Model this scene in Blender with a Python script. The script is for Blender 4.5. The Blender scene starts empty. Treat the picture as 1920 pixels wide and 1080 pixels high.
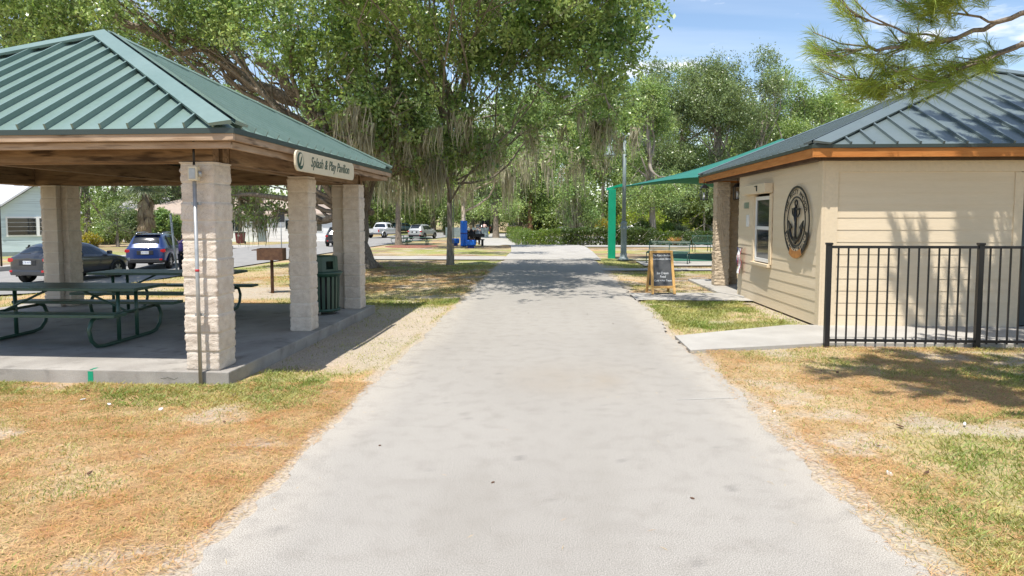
import bpy, bmesh, math, random
import numpy as np
from mathutils import Vector, Matrix, Euler
PI = math.pi
S = bpy.context.scene
COL = S.collection

# ------------------------------------------------------------------ camera
H = 1.8; F = 1280.0; PITCH = math.radians(3.85); YAW = math.radians(3.034)
cam = bpy.data.objects.new('camera', bpy.data.cameras.new('camera')); COL.objects.link(cam)
cam.location = (0, 0, H); cam.rotation_euler = (PI/2 - PITCH, 0, YAW)
cam.data.sensor_width = 36; cam.data.lens = 24.0; cam.data.shift_y = -45.86/1920
cam.data.clip_end = 3000; cam.data.clip_start = 0.05
S.camera = cam
# ------------------------------------------------------------------ light
SUN = Vector((-0.16, -0.38, 1.0)).normalized()
elev = math.asin(SUN.z)
w = bpy.data.worlds.new('World'); S.world = w; w.use_nodes = True
nt = w.node_tree; nt.nodes.clear()
N = nt.nodes.new; LK = nt.links.new
out = N('ShaderNodeOutputWorld'); bg = N('ShaderNodeBackground'); sky = N('ShaderNodeTexSky')
sky.sky_type = 'NISHITA'; sky.sun_disc = False; sky.sun_elevation = elev
sky.sun_rotation = math.atan2(SUN.x, SUN.y); sky.air_density = 1.0; sky.dust_density = 0.35; sky.ozone_density = 1.5
bg.inputs['Strength'].default_value = 0.135
tc = N('ShaderNodeTexCoord'); sep = N('ShaderNodeSeparateXYZ'); LK(tc.outputs['Generated'], sep.inputs[0])
zz = N('ShaderNodeMath'); zz.operation = 'MAXIMUM'; zz.inputs[1].default_value = 0.03; LK(sep.outputs['Z'], zz.inputs[0])
za = N('ShaderNodeMath'); za.operation = 'ADD'; za.inputs[1].default_value = 0.12; LK(zz.outputs[0], za.inputs[0])
dx = N('ShaderNodeMath'); dx.operation = 'DIVIDE'; LK(sep.outputs['X'], dx.inputs[0]); LK(za.outputs[0], dx.inputs[1])
dy = N('ShaderNodeMath'); dy.operation = 'DIVIDE'; LK(sep.outputs['Y'], dy.inputs[0]); LK(za.outputs[0], dy.inputs[1])
cb = N('ShaderNodeCombineXYZ'); LK(dx.outputs[0], cb.inputs[0]); LK(dy.outputs[0], cb.inputs[1])
n1 = N('ShaderNodeTexNoise'); n1.inputs['Scale'].default_value = 1.9; n1.inputs['Detail'].default_value = 8; n1.inputs['Roughness'].default_value = 0.55
LK(cb.outputs[0], n1.inputs['Vector'])
r1 = N('ShaderNodeMapRange'); r1.inputs['From Min'].default_value = 0.56; r1.inputs['From Max'].default_value = 0.68; LK(n1.outputs['Fac'], r1.inputs['Value'])
n2 = N('ShaderNodeTexNoise'); n2.inputs['Scale'].default_value = 0.8; n2.inputs['Detail'].default_value = 5
mp = N('ShaderNodeMapping'); mp.inputs['Scale'].default_value = (0.5, 2.2, 1); LK(cb.outputs[0], mp.inputs[0]); LK(mp.outputs[0], n2.inputs['Vector'])
r2 = N('ShaderNodeMapRange'); r2.inputs['From Min'].default_value = 0.42; r2.inputs['From Max'].default_value = 0.75; r2.inputs['To Max'].default_value = 0.35; LK(n2.outputs['Fac'], r2.inputs['Value'])
mx = N('ShaderNodeMath'); mx.operation = 'MAXIMUM'; LK(r1.outputs[0], mx.inputs[0]); LK(r2.outputs[0], mx.inputs[1])
mix = N('ShaderNodeMixRGB'); LK(mx.outputs[0], mix.inputs['Fac']); LK(sky.outputs[0], mix.inputs['Color1']); mix.inputs['Color2'].default_value = (7.2, 7.3, 7.6, 1)
LK(mix.outputs[0], bg.inputs['Color']); LK(bg.outputs[0], out.inputs[0])
sl = bpy.data.lights.new('sun', 'SUN'); sl.energy = 4.5; sl.angle = math.radians(0.5); sl.color = (1.0, 0.95, 0.87)
so = bpy.data.objects.new('sun', sl); COL.objects.link(so); so.rotation_euler = SUN.to_track_quat('Z', 'Y').to_euler(); so.location = (0, 0, 40)
S.view_settings.view_transform = 'Standard'; S.view_settings.look = 'None'; S.view_settings.gamma = 1; S.view_settings.exposure = 0.5
S.render.engine = 'CYCLES'
S.cycles.max_bounces = 7; S.cycles.diffuse_bounces = 4; S.cycles.transmission_bounces = 4; S.cycles.transparent_max_bounces = 8; S.cycles.glossy_bounces = 3
S.cycles.caustics_reflective = False; S.cycles.caustics_refractive = False
S.cycles.use_denoising = True

# ------------------------------------------------------------------ helpers
_cp, _sp, _cy, _sy = math.cos(PITCH), math.sin(PITCH), math.cos(YAW), math.sin(YAW)
_fw = Vector((-_sy*_cp, _cy*_cp, -_sp)); _rt = Vector((_cy, _sy, 0)); _up = Vector((-_sy*_sp, _cy*_sp, _cp))
PPY = 408 + F*math.tan(PITCH)
def ray(x, y): return _fw + _rt*((x-960)/F) - _up*((y-PPY)/F)
def ss(t):
    t = np.clip(t, 0, 1); return t*t*(3-2*t)
def tz(X, Y):                                   # terrain height: the lawn sinks gently to the street and the far car park
    a = 11 + 33*ss((np.asarray(X, float)+14)/8)
    return -0.68*ss((np.asarray(Y, float)-a)/13)
def G(x, y):                                    # ground point seen at a photo pixel
    r = ray(x, y); z = 0.0
    for _ in range(30):
        t = (z-H)/r.z; p = r*t; z = float(tz(p.x, p.y))
    return Vector((p.x, p.y, z))
def P(x, y, Y):
    r = ray(x, y); t = Y/r.y; return Vector((r.x*t, Y, H + r.z*t))
def on(X, Y, dz=0): return Vector((X, Y, float(tz(X, Y))+dz))

def _h(ix, iy, s):
    n = (ix.astype(np.int64)*374761393 + iy.astype(np.int64)*668265263 + s*1442695041) & 0x7fffffff
    n = ((n ^ (n >> 13))*1274126177) & 0x7fffffff
    return ((n ^ (n >> 16)) & 0xffff)/65535.0
def vn(x, y, s=0):
    x = np.asarray(x, float); y = np.asarray(y, float)
    ix, iy = np.floor(x), np.floor(y); fx, fy = x-ix, y-iy
    fx = fx*fx*(3-2*fx); fy = fy*fy*(3-2*fy)
    a, b, c, d = _h(ix, iy, s), _h(ix+1, iy, s), _h(ix, iy+1, s), _h(ix+1, iy+1, s)
    return (a*(1-fx)+b*fx)*(1-fy) + (c*(1-fx)+d*fx)*fy
def fbm(x, y, s=0, o=4):
    v = 0; a = .5; t = 0
    for k in range(o): v = v + a*vn(x*2**k, y*2**k, s+k*17); t += a; a *= .5
    return v/t

def tag(o, label=None, cat=None, group=None, kind=None):
    if label: o['label'] = label
    if cat: o['category'] = cat
    if group: o['group'] = group
    if kind: o['kind'] = kind
    return o
def thing(name, label, cat, loc=(0, 0, 0), rz=0, group=None):
    o = bpy.data.objects.new(name, None); COL.objects.link(o); o.empty_display_size = .2
    o.location = loc; o.rotation_euler = (0, 0, rz); return tag(o, label, cat, group)
def link(name, me, mats, parent=None):
    if not isinstance(mats, (list, tuple)): mats = [mats]
    for m in mats: me.materials.append(m)
    o = bpy.data.objects.new(name, me); COL.objects.link(o)
    if parent: o.parent = parent
    return o
def np_mesh(name, V, Q, col=None):
    V = np.ascontiguousarray(V, np.float32).reshape(-1, 3); Q = np.ascontiguousarray(Q, np.int32); k = Q.shape[1]; n = len(Q)
    me = bpy.data.meshes.new(name); me.vertices.add(len(V)); me.vertices.foreach_set('co', V.ravel())
    me.loops.add(n*k); me.loops.foreach_set('vertex_index', Q.ravel()); me.polygons.add(n)
    me.polygons.foreach_set('loop_start', np.arange(0, n*k, k, dtype=np.int32))
    if col is not None:
        a = me.color_attributes.new('Col', 'FLOAT_COLOR', 'POINT')
        a.data.foreach_set('color', np.hstack([col, np.ones((len(col), 1))]).astype(np.float32).ravel())
    me.update(calc_edges=True); return me
class MB:
    def __init__(s): s.v = []; s.f = []; s.sm = []
    def add(s, v, f, smooth=False):
        b = len(s.v); s.v += [tuple(p) for p in v]; s.f += [tuple(i+b for i in q) for q in f]; s.sm += [smooth]*len(f); return s
    def box(s, x0, x1, y0, y1, z0, z1):
        return s.add([(x0,y0,z0),(x1,y0,z0),(x1,y1,z0),(x0,y1,z0),(x0,y0,z1),(x1,y0,z1),(x1,y1,z1),(x0,y1,z1)],
                     [(0,3,2,1),(4,5,6,7),(0,1,5,4),(1,2,6,5),(2,3,7,6),(3,0,4,7)])
    def bar(s, a, b, w, h, up=(0,0,1)):
        a, b = Vector(a), Vector(b); d = (b-a).normalized(); u = Vector(up)
        x = d.cross(u); x = x.normalized() if x.length > 1e-4 else Vector((1,0,0)); u = x.cross(d).normalized()
        v = [p + x*sx*w/2 + u*su*h/2 for p in (a, b) for sx, su in ((-1,-1),(1,-1),(1,1),(-1,1))]
        return s.add(v, [(0,3,2,1),(4,5,6,7),(0,1,5,4),(1,2,6,5),(2,3,7,6),(3,0,4,7)])
    def tube(s, pts, r, n=8, cap=True):
        pts = [Vector(p) for p in pts]; m = len(pts)
        if not isinstance(r, (list, tuple)): r = [r]*m
        v = []; prev = None
        for i, p in enumerate(pts):
            d = (pts[min(i+1, m-1)] - pts[max(i-1, 0)])
            d = d.normalized() if d.length > 1e-6 else Vector((0,0,1))
            if prev is None: x = d.orthogonal().normalized()
            else:
                x = prev - d*prev.dot(d); x = x.normalized() if x.length > 1e-5 else d.orthogonal().normalized()
            prev = x; y = d.cross(x)
            for k in range(n):
                a = 2*PI*k/n; v.append(p + (x*math.cos(a)+y*math.sin(a))*r[i])
        f = [(i*n+k, i*n+(k+1) % n, (i+1)*n+(k+1) % n, (i+1)*n+k) for i in range(m-1) for k in range(n)]
        s.add(v, f, True)
        if cap:
            b = len(s.v)-len(v); s.f += [tuple(b+k for k in reversed(range(n))), tuple(b+(m-1)*n+k for k in range(n))]; s.sm += [False, False]
        return s
    def lathe(s, prof, c=(0,0,0), n=20, sm=True):
        v = []; m = len(prof)
        for r, z in prof:
            for k in range(n):
                a = 2*PI*k/n; v.append((c[0]+r*math.cos(a), c[1]+r*math.sin(a), c[2]+z))
        f = [(i*n+k, i*n+(k+1) % n, (i+1)*n+(k+1) % n, (i+1)*n+k) for i in range(m-1) for k in range(n)]
        f2 = [tuple(reversed(range(n))), tuple((m-1)*n+k for k in range(n))]
        b = len(s.v); s.add(v, f, sm); s.f += [tuple(b+i for i in q) for q in f2]; s.sm += [False]*2; return s
    def prism(s, poly, ax, a, b):               # poly in the plane across axis ax, extruded from a to b
        def mk(p, t): q = list(p); q.insert(ax, t); return tuple(q)
        n = len(poly); v = [mk(p, a) for p in poly]+[mk(p, b) for p in poly]
        f = [(i, (i+1) % n, n+(i+1) % n, n+i) for i in range(n)]+[tuple(reversed(range(n))), tuple(range(n, 2*n))]
        return s.add(v, f)
    def build(s, name, mat, parent=None, world=False, bevel=0, fix=True):
        me = bpy.data.meshes.new(name)
        o = Vector(parent.location) if (parent and world) else Vector((0,0,0))
        me.from_pydata([tuple(Vector(p)-o) for p in s.v], [], s.f)
        for p, sm in zip(me.polygons, s.sm): p.use_smooth = sm
        if fix:
            bm = bmesh.new(); bm.from_mesh(me); bmesh.ops.recalc_face_normals(bm, faces=bm.faces); bm.to_mesh(me); bm.free()
        ob = link(name, me, mat, parent)
        if bevel:
            m = ob.modifiers.new('bevel', 'BEVEL'); m.width = bevel; m.segments = 2; m.limit_method = 'ANGLE'; m.angle_limit = .6
        return ob
def kids(o): return [c for c in bpy.data.objects if c.parent == o]
def copy_tree(o, parent=None, ch=None):
    c = o.copy(); COL.objects.link(c); c.parent = parent
    for k in kids(o): copy_tree(k, c)
    return c

# ------------------------------------------------------------------ materials
def mat(name, c, c2=None, scale=6, rough=.7, spec=.5, metal=0, bump=0, bscale=40, stretch=(1,1,1), coat=0, vcol=False, lo=.35, hi=.65,
        c3=None, s3=20, lo3=.6, hi3=.7, det=6, emit=None, trans=0, island=0, fine=0, fscale=120, alpha=1):
    m = bpy.data.materials.new(name); m.use_nodes = True; t = m.node_tree; b = t.nodes['Principled BSDF']
    A = t.nodes.new; L = t.links.new
    b.inputs['Roughness'].default_value = rough; b.inputs['Metallic'].default_value = metal
    b.inputs['Specular IOR Level'].default_value = spec; b.inputs['Coat Weight'].default_value = coat; b.inputs['Coat Roughness'].default_value = .08
    tcn = A('ShaderNodeTexCoord'); mpn = A('ShaderNodeMapping'); mpn.inputs['Scale'].default_value = stretch; L(tcn.outputs['Object'], mpn.inputs[0])
    def noise(s, d=det):
        n = A('ShaderNodeTexNoise'); n.inputs['Scale'].default_value = s; n.inputs['Detail'].default_value = d; n.inputs['Roughness'].default_value = .6
        L(mpn.outputs[0], n.inputs['Vector']); return n
    def rng_(n, a, bb, t0=0, t1=1):
        r = A('ShaderNodeMapRange'); r.inputs['From Min'].default_value = a; r.inputs['From Max'].default_value = bb
        r.inputs['To Min'].default_value = t0; r.inputs['To Max'].default_value = t1; L(n, r.inputs['Value']); return r.outputs[0]
    def mixc(f, a, bb, mode='MIX'):
        x = A('ShaderNodeMixRGB'); x.blend_type = mode
        if isinstance(f, float): x.inputs[0].default_value = f
        else: L(f, x.inputs[0])
        for i, q in ((1, a), (2, bb)):
            if isinstance(q, tuple): x.inputs[i].default_value = (*q, 1)
            else: L(q, x.inputs[i])
        return x.outputs[0]
    cur = tuple(c)
    if vcol:
        at = A('ShaderNodeVertexColor'); at.layer_name = 'Col'; cur = at.outputs[0]
    if c2 is not None: cur = mixc(rng_(noise(scale).outputs['Fac'], lo, hi), cur, tuple(c2))
    if c3 is not None: cur = mixc(rng_(noise(s3, 3).outputs['Fac'], lo3, hi3), cur, tuple(c3))
    if island:
        g = A('ShaderNodeNewGeometry'); hs = A('ShaderNodeHueSaturation')
        L(rng_(g.outputs['Random Per Island'], 0, 1, 1-island, 1+island), hs.inputs['Value'])
        w2 = A('ShaderNodeMath'); w2.operation = 'FRACT'; w3 = A('ShaderNodeMath'); w3.operation = 'MULTIPLY'; w3.inputs[1].default_value = 17.3
        L(g.outputs['Random Per Island'], w3.inputs[0]); L(w3.outputs[0], w2.inputs[0]); L(rng_(w2.outputs[0], 0, 1, .485, .525), hs.inputs['Hue'])
        if isinstance(cur, tuple): hs.inputs['Color'].default_value = (*cur, 1)
        else: L(cur, hs.inputs['Color'])
        cur = hs.outputs[0]
    if fine:
        cur = mixc(1.0, cur, mixc(rng_(noise(fscale, 3).outputs['Fac'], .3, .7), (1-fine,)*3, (1+fine,)*3), 'MULTIPLY')
    if isinstance(cur, tuple): b.inputs['Base Color'].default_value = (*cur, 1)
    else: L(cur, b.inputs['Base Color'])
    if bump:
        bp = A('ShaderNodeBump'); bp.inputs['Strength'].default_value = 1; bp.inputs['Distance'].default_value = bump; L(noise(bscale).outputs['Fac'], bp.inputs['Height']); L(bp.outputs[0], b.inputs['Normal'])
    if emit: b.inputs['Emission Color'].default_value = (*emit[:3], 1); b.inputs['Emission Strength'].default_value = emit[3]
    if alpha < 1: b.inputs['Alpha'].default_value = alpha
    if trans:
        tr = A('ShaderNodeBsdfTranslucent'); ms = A('ShaderNodeMixShader'); ms.inputs[0].default_value = trans
        o = [n for n in t.nodes if n.type == 'OUTPUT_MATERIAL'][0]
        if isinstance(cur, tuple): tr.inputs[0].default_value = (*[min(1, q*1.3) for q in cur], 1)
        else: L(mixc(1.0, cur, (1.35, 1.4, .8), 'MULTIPLY'), tr.inputs[0])
        L(b.outputs[0], ms.inputs[1]); L(tr.outputs[0], ms.inputs[2]); L(ms.outputs[0], o.inputs[0])
    return m
M = {}
M['ground'] = mat('ground', (.4,.3,.2), (.52,.43,.28), 32, lo=.52, hi=.72, c3=(.20,.15,.08), s3=48, lo3=.56, hi3=.72, vcol=True, rough=.95, spec=.1, bump=.012, bscale=26, fine=.28, fscale=55, det=8)
M['asphalt'] = mat('path_asphalt', (.30,.285,.262), (.265,.245,.217), 5, lo=.48, hi=.85, vcol=True, c3=(.15,.14,.125), s3=60, lo3=.66, hi3=.72, rough=.9, spec=.2, bump=0, fine=.55, fscale=150, det=8)
M['road'] = mat('road', (.25,.245,.235), (.31,.3,.285), 1.5, rough=.9, spec=.2, bump=.004, bscale=90)
M['concrete'] = mat('concrete', (.36,.34,.31), (.44,.42,.385), 1.2, rough=.85, spec=.25, bump=.002, bscale=60, fine=.1, fscale=90)
M['slab'] = mat('slab_concrete', (.27,.25,.225), (.40,.375,.34), 1.3, rough=.85, spec=.25, bump=.003, bscale=50, fine=.12, fscale=90, c3=(.22,.205,.185), s3=3.5, lo3=.56, hi3=.75)
M['block'] = mat('split_block', (.60,.515,.43), (.72,.64,.55), 9, rough=.95, spec=.15, bump=.008, bscale=70, fine=.14, fscale=140, c3=(.48,.41,.34), s3=30, lo3=.62, hi3=.72)
M['block_smooth'] = mat('smooth_block', (.56,.48,.4), (.64,.56,.47), 4, rough=.95, spec=.15, bump=.002, bscale=70, fine=.08)
M['mortar'] = mat('mortar', (.70,.64,.56), (.6,.54,.46), 6, rough=.95)
M['stucco'] = mat('brown_stucco', (.52,.42,.30), (.6,.49,.36), 8, rough=.95, spec=.15, bump=.012, bscale=22)
def wood(name, a, b_, c, along, rough=.8):
    st = [7, 7, 7]; st[along] = .8
    return mat(name, a, b_, 2.2, rough=rough, spec=.2, bump=.004, bscale=6, stretch=tuple(st), c3=c, s3=1.7, lo3=.55, hi3=.68, det=9)
for ax, k in ((0, 'x'), (1, 'y'), (2, 'z')):
    M['beam_'+k] = wood('weathered_beam_'+k, (.17,.105,.06), (.31,.205,.12), (.065,.04,.024), ax)
    M['board_'+k] = wood('weathered_board_'+k, (.32,.215,.14), (.47,.35,.25), (.12,.08,.05), ax)
    M['cedar_'+k] = wood('stained_cedar_'+k, (.46,.17,.045), (.56,.235,.07), (.34,.12,.035), ax, .55)
M['dark_wood'] = mat('dark_wood', (.075,.042,.025), (.12,.07,.04), 4, rough=.7)
M['green_roof'] = mat('green_metal', (.15,.225,.2), (.175,.25,.225), 1.2, rough=.34, spec=.6, fine=.05, fscale=14)
M['green_seam'] = mat('green_seam', (.03,.065,.07), rough=.4, spec=.5)
M['grey_roof'] = mat('blue_grey_metal', (.115,.15,.155), (.135,.17,.175), 1.2, rough=.33, spec=.6, fine=.05, fscale=14)
M['grey_seam'] = mat('grey_seam', (.03,.045,.05), rough=.4)
M['edge_trim'] = mat('dark_edge_trim', (.035,.05,.045), rough=.4)
M['siding'] = mat('cream_siding', (.70,.58,.415), (.74,.62,.455), 2, rough=.6, spec=.3, bump=.0015, bscale=18, stretch=(.3,.3,6), fine=.04, fscale=30)
M['trimc'] = mat('cream_trim', (.70,.575,.405), rough=.55, fine=.05, fscale=20)
M['black'] = mat('black_metal', (.012,.012,.014), rough=.38, spec=.5, fine=.2)
M['black_plastic'] = mat('black_plastic', (.015,.015,.016), rough=.6)
M['white'] = mat('white_paint', (.78,.78,.77), (.7,.7,.69), 3, rough=.5)
M['glass'] = mat('dark_glass', (.02,.028,.03), rough=.05, spec=.8)
M['steel'] = mat('galvanised', (.36,.37,.37), (.46,.47,.47), 12, rough=.45, metal=.5)
M['lamp_grey'] = mat('lamp_post_grey', (.17,.215,.22), (.22,.27,.27), 4, rough=.5)
M['tgreen'] = mat('dark_green_plastic', (.018,.06,.042), (.024,.075,.053), 8, rough=.35, spec=.6)
M['tgreen2'] = mat('green_plank', (.02,.062,.042), (.032,.09,.065), 10, rough=.4, spec=.6, fine=.15, fscale=60)
M['kelly'] = mat('kelly_green_paint', (.0,.27,.145), (.0,.31,.17), 3, rough=.4)
M['canvas'] = mat('green_shade_cloth', (.03,.20,.165), (.04,.235,.19), 2, rough=.8, trans=.3)
M['rust'] = mat('rusty_steel', (.09,.045,.028), (.15,.08,.045), 12, rough=.85, bump=.003)
M['blue'] = mat('blue_vinyl', (.0,.10,.55), (.0,.14,.62), 6, rough=.4)
M['mat_green'] = mat('green_court', (.03,.12,.075), (.04,.15,.1), 3, rough=.9)
M['cream_sign'] = mat('sign_cream', (.66,.58,.42), (.7,.62,.46), 8, rough=.6)
M['dkgreen'] = mat('sign_green', (.03,.075,.05), rough=.6)
M['num'] = mat('number_green', (.06,.22,.17), rough=.5)
M['chalk'] = mat('chalkboard', (.055,.06,.065), (.085,.09,.095), 9, rough=.8)
M['chalk_text'] = mat('chalk_text', (.75,.78,.8), rough=.9)
M['pine_frame'] = mat('yellow_wood', (.58,.33,.10), (.68,.42,.15), 5, rough=.5, stretch=(6,6,1))
M['red'] = mat('red_cloth', (.5,.03,.04), rough=.8); M['navy'] = mat('blue_cloth', (.03,.05,.25), rough=.8); M['wcloth'] = mat('white_cloth', (.75,.75,.75), rough=.8)
M['yellow'] = mat('yellow_bag', (.75,.68,.02), rough=.6)
M['bark_oak'] = mat('oak_bark', (.19,.15,.115), (.31,.26,.21), 5, rough=.95, spec=.1, bump=.03, bscale=9, stretch=(3,3,.9), c3=(.10,.08,.06), s3=8, lo3=.55, hi3=.7)
M['bark_grey'] = mat('grey_bark', (.21,.18,.15), (.33,.29,.245), 5, rough=.95, spec=.1, bump=.02, bscale=12, stretch=(3,3,.8))
M['bark_pale'] = mat('pale_bark', (.42,.34,.27), (.55,.47,.39), 4, rough=.95, bump=.01, stretch=(2,2,.7))
M['bark_red'] = mat('red_bark', (.22,.12,.075), (.33,.19,.125), 6, rough=.95, bump=.02, stretch=(2,2,.8))
def leafm(name, c, c2, tr=.36, isl=.55, rough=.32, sc=.9): return mat(name, c, c2, sc, rough=rough, spec=.6, trans=tr, island=isl, det=3)
M['leaf_oak'] = leafm('oak_leaves', (.20,.295,.10), (.37,.44,.17), sc=.5)
M['leaf_olive'] = leafm('olive_oak_leaves', (.165,.22,.10), (.26,.31,.14), sc=.5)
M['leaf_far'] = leafm('far_leaves', (.20,.28,.095), (.34,.41,.15), sc=.25)
M['leaf_lime'] = leafm('lime_leaves', (.22,.29,.03), (.34,.38,.05))
M['leaf_dark'] = leafm('dark_leaves', (.05,.075,.022), (.085,.115,.03))
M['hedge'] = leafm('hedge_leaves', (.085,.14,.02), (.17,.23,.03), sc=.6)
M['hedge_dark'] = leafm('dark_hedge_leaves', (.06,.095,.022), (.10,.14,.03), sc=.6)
M['gold'] = leafm('golden_leaves', (.42,.30,.03), (.3,.3,.05), sc=3)
M['palm'] = leafm('palm_fronds', (.12,.15,.09), (.2,.23,.15), sc=1)
M['moss'] = mat('spanish_moss', (.30,.27,.20), (.48,.44,.34), 1.4, rough=1, spec=.05, trans=.25, island=.35)
M['deadleaf'] = mat('dead_fronds', (.28,.2,.12), (.4,.32,.22), 2, rough=.95, trans=.15, island=.3)
M['needle'] = mat('pine_needles', (.20,.28,.05), (.40,.45,.10), 2.2, rough=.5, trans=.3, island=.35)
M['litter'] = mat('needle_litter_strands', (.50,.26,.10), (.58,.40,.21), 3, rough=.8, trans=.1, island=.4)
M['blade'] = mat('grass_blades', (.22,.28,.06), (.46,.41,.16), 1.3, rough=.6, trans=.3, island=.4, det=3)
M['core'] = mat('inner_foliage', (.03,.04,.015), rough=1)

# ------------------------------------------------------------------ ground
def lawn_green(x, y):                          # 0..1 green cover
    g = fbm(x*.55+3, y*.55+9, 5, 4)
    g = g + .22*(ss((x-1.8)/1.5)*ss((y-11)/1)*ss((17-y)/1))
    g = g + .10*ss((x-4)/3)*(y < 11)
    return ss((g-.42)/.22)
def sandiness(x, y):
    s = ss((fbm(x*1.3+40, y*2.0, 31, 5)-.56)/.16)*.8*(.45+.9*fbm(x*7, y*9, 6, 3))
    d = np.abs(x)-1.9 + .35*(fbm(x*.9, y*.9, 77, 3)-.5) - .10*(x > 0)
    s = np.maximum(s, .9*ss((.15-d)/.12)*(y < 30))
    s = np.maximum(s, ss((x+4.0)/.3)*ss((-1.9-x)/.2)*ss((y-7.6)/.7)*ss((14.5-y)/1.5)*(.72+.3*fbm(x*2, y*2, 4)))
    s = np.maximum(s, ss((1.7-np.hypot((x+6.9)/1.4, y-16.3))/.7)*.95)
    s = np.maximum(s, .8*ss((.35-np.abs(x-4.35))/.3)*(y > 11.4)*(y < 16.5))
    return np.clip(s, 0, 1)
def grid_lines(a, b, near, rate, c0, c1):
    L = list(np.arange(c0, c1, near)); st = near
    while L[-1] < b: st *= rate; L.append(L[-1]+st)
    st = near
    while L[0] > a: st *= rate; L.insert(0, L[0]-st)
    return np.array(L)
xs = grid_lines(-900, 900, .075, 1.07, -11, 9.5)
ys = grid_lines(-60, 1500, .06, 1.02, 2.4, 14)
GX, GY = np.meshgrid(xs, ys); gx, gy = GX.ravel(), GY.ravel()
gr = lawn_green(gx, gy); sa = sandiness(gx, gy); far = ss((gy-16)/10)
dry = np.array([.46,.345,.205]); nee = np.array([.46,.28,.14]); grn = np.array([.25,.265,.09]); snd = np.array([.46,.40,.33]); lit = np.array([.24,.17,.11])
nn = ss((fbm(gx*.9, gy*.9, 90, 4)-.42)/.2)[:, None]
c = dry*(1-nn)+nee*nn
pale = ss((fbm(gx*3, gy*3, 12, 4)-.5)/.2)[:, None]; c = c*(1-.25*pale)+np.array([.55,.42,.25])*.25*pale
gg = (gr*(.35+.5*fbm(gx*6, gy*6, 8, 3)))[:, None]; c = c*(1-gg)+grn*gg
fm = (far*ss((fbm(gx*.5, gy*.5, 61, 5)-.40)/.15))[:, None]; c = c*(1-fm)+lit*fm
f2 = (far*ss((fbm(gx*.35, gy*.6, 66, 5)-.48)/.12)*.85)[:, None]; c = c*(1-f2)+np.array([.25,.29,.07])*f2
c = c*(1-sa[:, None])+snd*(1-.18*fbm(gx*5, gy*5, 3, 3)[:, None])*sa[:, None]
def gh(x, y): return tz(x, y) + .03*(fbm(x*.7, y*.7, 44, 3)-.5)*ss((np.abs(x)-2.2)/.6)*ss((y-1)/3) - .022*ss((np.abs(x)-2.3)/.6) - 0.008
gzv = gh(gx, gy)
for (X0, X1, Y0, Y1) in ((-10.2,-3,6.8,13.2), (3.7,15,9.5,20), (1.8,5.2,14.6,16.8), (-30,-13,20,130), (-5,40,24,130), (1.7,4.8,8.8,11.8)):
    ins = (gx > X0)*(gx < X1)*(gy > Y0)*(gy < Y1); gzv = np.where(ins, tz(gx, gy)-.035, gzv)
nx, ny = len(xs), len(ys); idx = np.arange(nx*ny).reshape(ny, nx)
Q = np.stack([idx[:-1,:-1], idx[:-1,1:], idx[1:,1:], idx[1:,:-1]], -1).reshape(-1, 4)
me = np_mesh('ground', np.stack([gx, gy, gzv], 1), Q, c); me.polygons.foreach_set('use_smooth', np.ones(len(Q), bool))
tag(link('ground', me, M['ground']), kind='structure')
def strip(name, L, R, m, dz=.006, n=40, k=6, col=None, jit=0):
    L = np.array(L, float); R = np.array(R, float)
    def res(A):
        d = np.r_[0, np.cumsum(np.hypot(*np.diff(A, axis=0).T))]; t = np.linspace(0, d[-1], n); return np.stack([np.interp(t, d, A[:,0]), np.interp(t, d, A[:,1])], 1)
    A, B = res(L), res(R)
    if jit:
        s = np.arange(n); A[:,0] += jit*(fbm(A[:,1]*1.3, s*0, 5)-.5)+jit*.5*(fbm(A[:,1]*6, s*0, 15)-.5); B[:,0] += jit*(fbm(B[:,1]*1.3, s*0+9, 7)-.5)+jit*.5*(fbm(B[:,1]*6, s*0+4, 17)-.5)
    u = np.linspace(0, 1, k)[None, :, None]; V = A[:, None]*(1-u)+B[:, None]*u; X, Y = V[..., 0].ravel(), V[..., 1].ravel()
    i = np.arange(n*k).reshape(n, k); q = np.stack([i[:-1,:-1], i[:-1,1:], i[1:,1:], i[1:,:-1]], -1).reshape(-1, 4)
    me = np_mesh(name, np.stack([X, Y, tz(X, Y)+dz], 1), q, col(X, Y) if col else None)
    me.polygons.foreach_set('use_smooth', np.ones(len(q), bool))
    return tag(link(name, me, m), kind='structure')
def pathcol(X, Y):
    a = np.array([.30,.28,.252]); b = np.array([.365,.343,.31]); t = fbm(X*.7, Y*.35, 2, 5)[:, None]; cc = a*(1-t)+b*t
    e = ss((np.abs(X)-1.5+.3*fbm(X*2, Y*.8, 8, 4))/.5)[:, None]*.35; cc = cc*(1-e)+np.array([.50,.45,.38])*e
    sp = ss((fbm(X*9, Y*4, 19, 3)-.83)/.04)[:, None]*.4; cc = cc*(1-sp)+np.array([.13,.125,.12])*sp
    st = ss((fbm(X*.9+5, Y*.25, 23, 4)-.58)/.12)[:, None]*.4; cc = cc*(1-st)+np.array([.27,.25,.22])*st
    b2 = (np.exp(-((X-.35)/.7)**2-((Y-7.6)/.7)**2)*fbm(X*3, Y*2, 41, 4)*.7)[:, None]; return cc*(1-b2)+np.array([.30,.25,.19])*b2
strip('path', [(-1.84, -3), (-1.86, 26), (-1.9, 29)], [(1.92, -3), (1.92, 26), (1.95, 29)], M['asphalt'], .0, 900, 60, pathcol, .26)
strip('path', [(-1.95, 29.1), (-1.95, 36), (-2.4, 44), (-5, 55), (-9, 80), (-10, 110)], [(2.25, 29.1), (2.35, 36), (2.3, 44), (-.9, 50), (-4.9, 85), (-5.5, 110)], M['concrete'], .012, 80, 8)
strip('pavement', [(-9, 29.0), (-9, 31.5)], [(-1.93, 29.0), (-1.97, 31.5)], M['concrete'], .014, 6, 6)
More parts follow.
